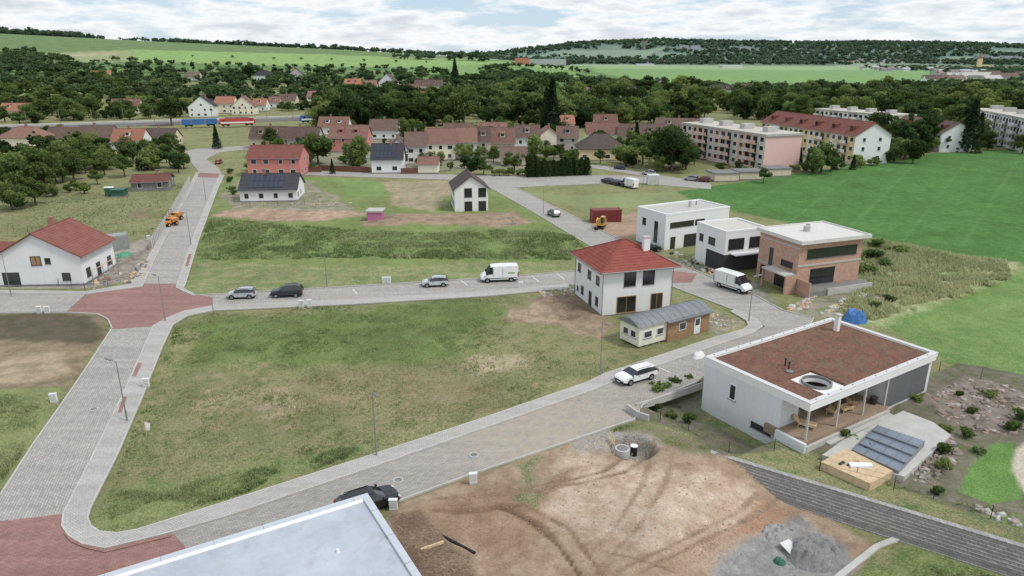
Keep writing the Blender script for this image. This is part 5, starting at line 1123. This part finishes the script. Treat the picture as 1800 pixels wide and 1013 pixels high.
for u,v,kd,h,w in [(30,350,'dec',11,1.1),(85,342,'dec',12,1.1),(5,330,'dec',10,1.2),(130,318,'dec',8,1.1),(50,300,'dec',8,1),(172,325,'dec',4.5,1),(145,300,'dec',7,1),(220,312,'dec',7,1.),(268,300,'dec',7,1),(300,296,'dec',8,1),(235,290,'tall',8,1),(320,282,'tall',6,1),
 (22,370,'dec',7,1.2),(64,362,'dec',7,1.2),(190,300,'dec',6,1.2),(10,290,'tall',9,1),(382,262,'con',8,.9),
 (601,232,'dark',19,1.),(625,226,'dark',17,1),(680,228,'dark',16,1.1),(700,226,'dark',14,1.1),(560,290,'dark',10,1.3),(545,286,'dec',9,1.2),(630,300,'dec',9.5,1),(632,296,'dec',8,1),(940,283,'dec',8,1.1),(828,308,'dec',6,1.2),(850,308,'dec',5.5,1.2),(712,250,'dec',9,1),(480,262,'dec',8,1),(815,222,'dark',20,.9),(765,218,'dark',17,1),(740,220,'dark',15,1.1),(780,222,'dark',14,1.1),(302,222,'dark',16,.9),(800,150,'con',22,1),(905,262,'con',6,1),(1140,250,'con',9,1),(1118,262,'con',9,1),(970,235,'con',22,1.),(960,232,'con',18,1),
 (1180,302,'dark',13.5,1.15),(1165,296,'dec',10,1.2),(1205,298,'dark',10,1.2),(1130,290,'dec',9,1.1),(1152,288,'dec',9,1.1),(1443,304,'dark',9,1),(1435,308,'dec',7,1),(1460,302,'dark',7,1),(1342,322,'dec',4.5,1),(1405,290,'con',5,1),(1422,288,'con',5,1),(1434,285,'con',5,1),(1398,290,'con',5,1),
 (1590,282,'dark',14,1.),(1615,280,'dark',13,1.1),(1625,262,'dark',14,1.1),(1560,288,'dec',5,1),(1604,288,'dec',9,1),(1700,268,'con',17,1.15),(1715,262,'con',12,1),(1650,266,'dec',10,1),(1690,240,'dark',14,1),(1545,250,'dark',12,1),(1660,232,'dec',12,1),
 (1160,700,'bush',2.4,.8),(1185,690,'bush',1.8,.8),(1205,745,'bush',1.4,1.),(1215,680,'bush',1.5,.9),(1150,722,'bush',1.2,1),(1180,735,'bush',1.,1.1),(1530,800,'bush',1.1,1.3),(1500,780,'bush',1.,1.2),(1560,812,'bush',.8,1.2),(1650,800,'bush',1.5,.8),(1700,770,'bush',1.2,1),(1655,830,'bush',1.6,.7),(1478,770,'bush',1,1.2),(1610,705,'bush',1,1.4),(1640,870,'bush',1,1),(1720,800,'bush',1,1),(1770,760,'bush',1.4,1),(1700,730,'bush',1.1,1),(1740,700,'bush',1.2,1),(1680,700,'bush',1,1),(1790,740,'bush',1.5,1),(1660,760,'bush',1,1),(1560,790,'bush',.9,1),
 (250,300,'con',7,1),(440,300,'bush',3,1),(540,302,'bush',3,1),(555,302,'bush',2.5,1),(585,306,'con',4,1),(512,318,'bush',2,1),(405,160,'tall',12,1),(440,140,'dark',14,1.3),(340,125,'dark',10,1),(1540,545,'bush',1.2,1.4),(1560,530,'bush',1.2,1.4),(1520,480,'bush',2,1.5),(1560,470,'bush',1.6,1.5),(1535,440,'bush',2.2,1.6),(1580,445,'bush',1.8,1.6),(1525,455,'bush',2,1.6)]:
    x,y=P(u,v); tree(x,y,kd,h,w); OCC.append((x,y,h*.15))
a,b_=Vector(P(928,312)),Vector(P(1032,308))
for i in range(30):
    p=a.lerp(b_,i/29); tree(p.x+random.uniform(-.2,.2),p.y+random.uniform(-.3,.3),'thu',random.uniform(3.8,4.8),1.7)
for i in range(8): p=Vector(P(870+i*8,309)); tree(p.x,p.y,'bush',random.uniform(1.5,3),1)
def zone(poly,nn,kinds,hm,seed,mind=2.5,pad=1.5):
    rnd=random.Random(seed); us=[p[0] for p in poly]; vs=[p[1] for p in poly]; out=[];t=0
    while len(out)<nn and t<nn*12:
        t+=1; u=rnd.uniform(min(us),max(us)); v=rnd.uniform(min(vs),max(vs))
        if not inside(poly,u,v): continue
        x,y=P(u,v)
        if any((x-q[0])**2+(y-q[1])**2<(q[2]+pad)**2 for q in OCC): continue
        if any((x-q[0])**2+(y-q[1])**2<mind**2 for q in out[-80:]): continue
        if y<330 and any(inside(pl,x,y) for pl in ROADS): continue
        out.append((x,y,rnd.choice(kinds),rnd.uniform(*hm)))
    return out
NEARZ=[([(0,262),(200,262),(330,262),(335,285),(320,305),(230,300),(150,318),(100,330),(0,345)],65,['dec','dec','tall','dec','dark'],(4.5,8.5),1),
([(440,262),(640,258),(640,300),(540,300),(440,300)],18,['dec','dec','bush'],(3,7),2),
([(640,250),(1010,250),(1010,302),(720,306)],46,['dec','tall','bush','dec'],(2.5,6.5),3),
([(1040,262),(1200,262),(1240,300),(1130,305),(1040,290)],28,['dec','dec','dark'],(4,8),4),
([(1240,300),(1350,312),(1500,300),(1560,290),(1560,280),(1500,292),(1340,306)],18,['dec','bush','con'],(2.5,5),5),
([(0,345),(60,350),(170,340),(120,332),(0,350)],8,['bush','dec'],(2,4.5),6),
([(1560,255),(1800,255),(1800,272),(1640,268),(1560,290)],24,['dark','dec'],(6,12),7),
([(400,300),(440,300),(440,345),(402,345)],5,['bush'],(1.5,2.5),8)]
for poly,nn,kd,hm,sd in NEARZ:
    for x,y,k_,h in zone(poly,nn,kd,hm,sd,mind=2.): tree(x,y,k_,h if k_!='bush' else min(h,3),1.05)
MIDZ=[([(0,150),(120,140),(300,150),(330,185),(320,210),(200,212),(0,222)],190,['dec','dec','dark','tall'],(5,13),21),
([(300,196),(330,202),(560,196),(560,192),(440,188),(300,184)],30,['dec','dark'],(5,9),22),
([(560,178),(860,172),(860,222),(560,232)],110,['dark','dark','dec','tall'],(8,18),23),
([(860,160),(1210,158),(1300,200),(1200,222),(1000,228),(860,225)],210,['dark','dec','dec','dark'],(7,18),24),
([(1210,160),(1720,160),(1800,185),(1800,215),(1560,222),(1300,212)],260,['dark','dec','dec','tall'],(7,17),25),
([(600,228),(1000,228),(1000,240),(600,250)],40,['dec','tall','dark'],(4,9),26),
([(0,235),(200,238),(200,250),(0,248)],20,['dec','tall'],(4,6),27)]
allmid=[]
for poly,nn,kd,hm,sd in MIDZ: allmid+=zone(poly,nn,kd,hm,sd,mind=3.5,pad=.5)
col=bpy.data.collections.new('tree_belt'); S.collection.children.link(col)
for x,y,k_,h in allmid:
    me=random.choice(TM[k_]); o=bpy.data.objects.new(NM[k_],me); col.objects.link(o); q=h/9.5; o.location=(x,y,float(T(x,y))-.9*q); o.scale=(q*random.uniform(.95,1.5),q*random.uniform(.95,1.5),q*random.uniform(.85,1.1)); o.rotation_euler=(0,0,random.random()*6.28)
def farmass(name,pts,leaf,nq,size,seed):
    r=np.random.RandomState(seed); tmpl=[crown('dec',50+i,nq,size) for i in range(6)]+[crown('tall',60,nq,size)]
    Vs=[];Ts=[]
    for (x,y,k_,h) in pts:
        Vq,t=tmpl[r.randint(0,7)]; a=r.rand()*6.28; ca,sa=math.cos(a),math.sin(a); q=h/9.5; z=float(T(x,y)); wx=q*r.uniform(.9,1.7)
        Vr=np.column_stack([(Vq[:,0]*ca-Vq[:,1]*sa)*wx+x,(Vq[:,0]*sa+Vq[:,1]*ca)*wx+y,(Vq[:,2]-1.2)*q+z]); Vs.append(Vr); Ts.append(np.clip(t+r.uniform(-.4,.35),0,1))
    V=np.concatenate(Vs); t=np.concatenate(Ts); Fq=np.arange(len(V)).reshape(-1,4)
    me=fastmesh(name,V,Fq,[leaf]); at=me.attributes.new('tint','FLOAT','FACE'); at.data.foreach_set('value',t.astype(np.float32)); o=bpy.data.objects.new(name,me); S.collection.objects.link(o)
far=[]
for poly,nn,hm,sd in [([(0,112),(110,108),(140,125),(300,128),(560,128),(780,130),(870,140),(1000,142),(1180,156),(1180,170),(860,178),(560,185),(300,180),(0,160)],760,(4,13),31),
 ([(1180,158),(1500,160),(1700,150),(1800,150),(1800,180),(1180,172)],320,(8,14),32),
 ([(850,128),(1000,140),(1100,150),(1050,155),(900,150),(850,145)],90,(8,14),33),
 ([(0,92),(60,92),(120,106),(130,125),(60,128),(0,130)],130,(5,11),34),
 ([(120,108),(230,104),(300,112),(300,128),(140,125)],50,(3,8),36),
 ([(560,196),(760,190),(860,190),(860,180),(560,186)],40,(8,14),35)]:
    far+=zone(poly,nn,['dec'],hm,sd,mind=4,pad=0)
def lineof(l,step,hm,seed,jit=3):
    r=random.Random(seed); out=[]
    for i in range(len(l)-1):
        a,b_=Vector(P(*l[i])),Vector(P(*l[i+1])); n_=max(1,int((b_-a).length/step))
        for j in range(n_):
            p=a.lerp(b_,j/n_); out.append((p.x+r.uniform(-jit,jit),p.y+r.uniform(-jit,jit),'dec',r.uniform(*hm)))
    return out
far+=lineof([(240,113),(400,117),(560,120),(760,124)],12,(4,9),41)
far+=lineof([(340,100),(480,104),(640,108),(800,112)],34,(3,5),42)
far+=lineof([(850,125),(900,118),(1000,124),(1040,130)],12,(6,10),43)
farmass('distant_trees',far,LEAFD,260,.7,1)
ridge=[]
rr=random.Random(5)
for i in range(760):
    u=rr.uniform(-60,860); 
    if 215<u<345 and rr.random()<.8: continue
    y=rr.uniform(1300,1430); x=(u-900)/F*y*1.02; ridge.append((x,y,'dec',rr.uniform(6,14)*(1.3 if u<200 else .85)))
ridge+=lineof([(700,103),(780,106),(870,110)],9,(10,18),45,10)
for i in range(800):
    u=rr.uniform(860,1820); v=rr.uniform(106,113); x,y=P(u,v); 
    if y<1900: continue
    ridge.append((x,y,'dec',rr.uniform(9,16)))
ridge+=zone([(1500,119),(1800,120),(1800,145),(1700,132),(1560,122)],330,['dec'],(8,14),46,mind=5)
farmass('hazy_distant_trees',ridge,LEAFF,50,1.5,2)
hill=[]
for i in range(5200):
    y=rr.uniform(3450,5000); x=(rr.uniform(830,1900)-900)/F*y*1.03
    if float(fbm(np.array(x/600),np.array(y/300),41))>.6 and y<4450: continue
    hill.append((x,y,'dec',rr.uniform(14,26)))
farmass('hill_forest',hill,LEAFF,22,2.6,3)
# ---------------------------------------------------------------- grass tufts
def tufts(specs):
    r=np.random.RandomState(4); Vs=[];Ts=[]
    for poly,nn,h0,h1,tb in specs:
        pl=PP(poly); xs=[p[0] for p in pl]; ys=[p[1] for p in pl]
        x=r.uniform(min(xs),max(xs),nn*2); y=r.uniform(min(ys),max(ys),nn*2); k_=(sdf(pl,x,y)+3*(vn(x/3,y/3,8)-.4)<-.2)&(roaddist(x,y)>.5)&(vn(x/2.5,y/2.5,77)+.5*r.rand(nn*2)>.6)
        x=x[k_][:nn];y=y[k_][:nn]; z=T(x,y); n_=len(x); t=np.clip(tb+r.uniform(-.25,.3,n_)+.6*(vn(x/6,y/6,5)-.5),0,1)
        for b_ in range(4):
            a=r.rand(n_)*6.28; h=r.uniform(h0,h1,n_); w=r.uniform(.04,.09,n_)*(h/.3); lx=np.cos(a+1.5)*h*.8*r.rand(n_); ly=np.sin(a+1.5)*h*.8*r.rand(n_)
            ox=x+r.uniform(-.15,.15,n_); oy=y+r.uniform(-.15,.15,n_)
            A=np.stack([ox-np.cos(a)*w,oy-np.sin(a)*w,z-.02],1); B=np.stack([ox+np.cos(a)*w,oy+np.sin(a)*w,z-.02],1); Cc=np.stack([ox+lx,oy+ly,z+h*.8+.06],1)
            Vs.append(np.stack([A,B,Cc],1).reshape(-1,3)); Ts.append(t)
    V=np.concatenate(Vs); t=np.concatenate(Ts); Fq=np.arange(len(V)).reshape(-1,3)
    me=fastmesh('meadow_grass',V,Fq,[GRASSM]); at=me.attributes.new('tint','FLOAT','FACE'); at.data.foreach_set('value',t.astype(np.float32)); o=bpy.data.objects.new('meadow_grass',me); S.collection.objects.link(o)
tufts([([(300,578),(375,550),(900,520),(890,600),(1100,640),(1035,670),(660,796),(240,930),(165,920),(160,893),(250,700)],26000,.10,.28,.38),
([(175,930),(200,860),(330,850),(560,800),(640,790),(400,880)],8000,.15,.38,.32),
([(300,578),(375,550),(870,525),(860,610),(560,650),(290,640)],8000,.12,.3,.15),
([(350,432),(365,385),(560,400),(740,410),(900,405),(1000,415),(1030,440),(1000,460),(600,455),(345,460)],15000,.25,.7,.2),
([(1500,418),(1700,452),(1790,462),(1760,500),(1640,540),(1540,575),(1470,565),(1500,500)],16000,.4,1.05,.75),
([(-100,760),(0,685),(112,684),(60,778),(0,868),(-60,950)],8000,.15,.42,.3),
([(1560,1000),(1590,940),(1790,1014),(1900,1060),(1490,1030)],3000,.1,.25,.3),
([(1030,748),(1110,738),(1200,765),(1250,795),(1200,800),(1150,770)],1200,.1,.32,.3),
([(905,815),(945,812),(960,850),(940,900),(905,880)],300,.08,.25,.3),
([(1130,735),(1220,690),(1235,750),(1360,785),(1560,850),(1800,950),(1800,900),(1640,870),(1400,800)],4500,.1,.4,.35),
([(0,420),(0,345),(120,332),(240,345),(330,320),(280,415)],5500,.15,.45,.35)])
# ---------------------------------------------------------------- sky, sun, camera
el,az=math.radians(54),math.radians(115)
w=bpy.data.worlds.new('sky'); S.world=w; w.use_nodes=True; nt=w.node_tree; bg=nt.nodes['Background']
sky=N(nt,'ShaderNodeTexSky',sky_type='NISHITA'); sky.sun_disc=False; sky.sun_elevation=el; sky.sun_rotation=az; sky.altitude=300
tc=N(nt,'ShaderNodeTexCoord'); mp=N(nt,'ShaderNodeMapping'); mp.inputs['Scale'].default_value=(1,1,4.6); nt.links.new(tc.outputs['Generated'],mp.inputs[0])
c1=noise(nt,mp.outputs[0],8.5,10,.6); c2=noise(nt,mp.outputs[0],2.6,4,.5)
cf=mth(nt,'ADD',mth(nt,'MULTIPLY',c1,.72),mth(nt,'MULTIPLY',c2,.28))
fac=mrange(nt,cf,.43,.52,.15,1)
cc=mixc(nt,mrange(nt,cf,.51,.62,0,1),(9.4,9.5,9.6),(6.4,6.9,7.5))
sp=N(nt,'ShaderNodeSeparateXYZ'); nt.links.new(tc.outputs['Generated'],sp.inputs[0])
blue=mixc(nt,mrange(nt,sp.outputs[2],0,.14,0,1),(6.2,7.9,9.4),(3.8,6.1,9.2))
out=mixc(nt,fac,mixc(nt,.6,sky.outputs[0],blue),cc)
nt.links.new(out,bg.inputs['Color']); bg.inputs['Strength'].default_value=.105
sl=bpy.data.lights.new('sun','SUN'); sl.energy=2.1; sl.angle=math.radians(12); sl.color=(1,.96,.9); so=bpy.data.objects.new('sun',sl); S.collection.objects.link(so)
sd=Vector((math.sin(az)*math.cos(el),math.cos(az)*math.cos(el),math.sin(el))); so.rotation_euler=(-sd).to_track_quat('-Z','Y').to_euler(); so.location=(60,-30,120)
cam=bpy.data.cameras.new('camera'); co_=bpy.data.objects.new('camera',cam); S.collection.objects.link(co_); co_.location=(0,0,CH); co_.rotation_euler=(math.pi/2-PITCH,0,0)
cam.sensor_width=36; cam.lens=F/1800*36; cam.clip_end=20000; cam.clip_start=.5; S.camera=co_
S.view_settings.view_transform='Standard'; S.view_settings.look='None'; S.view_settings.exposure=0
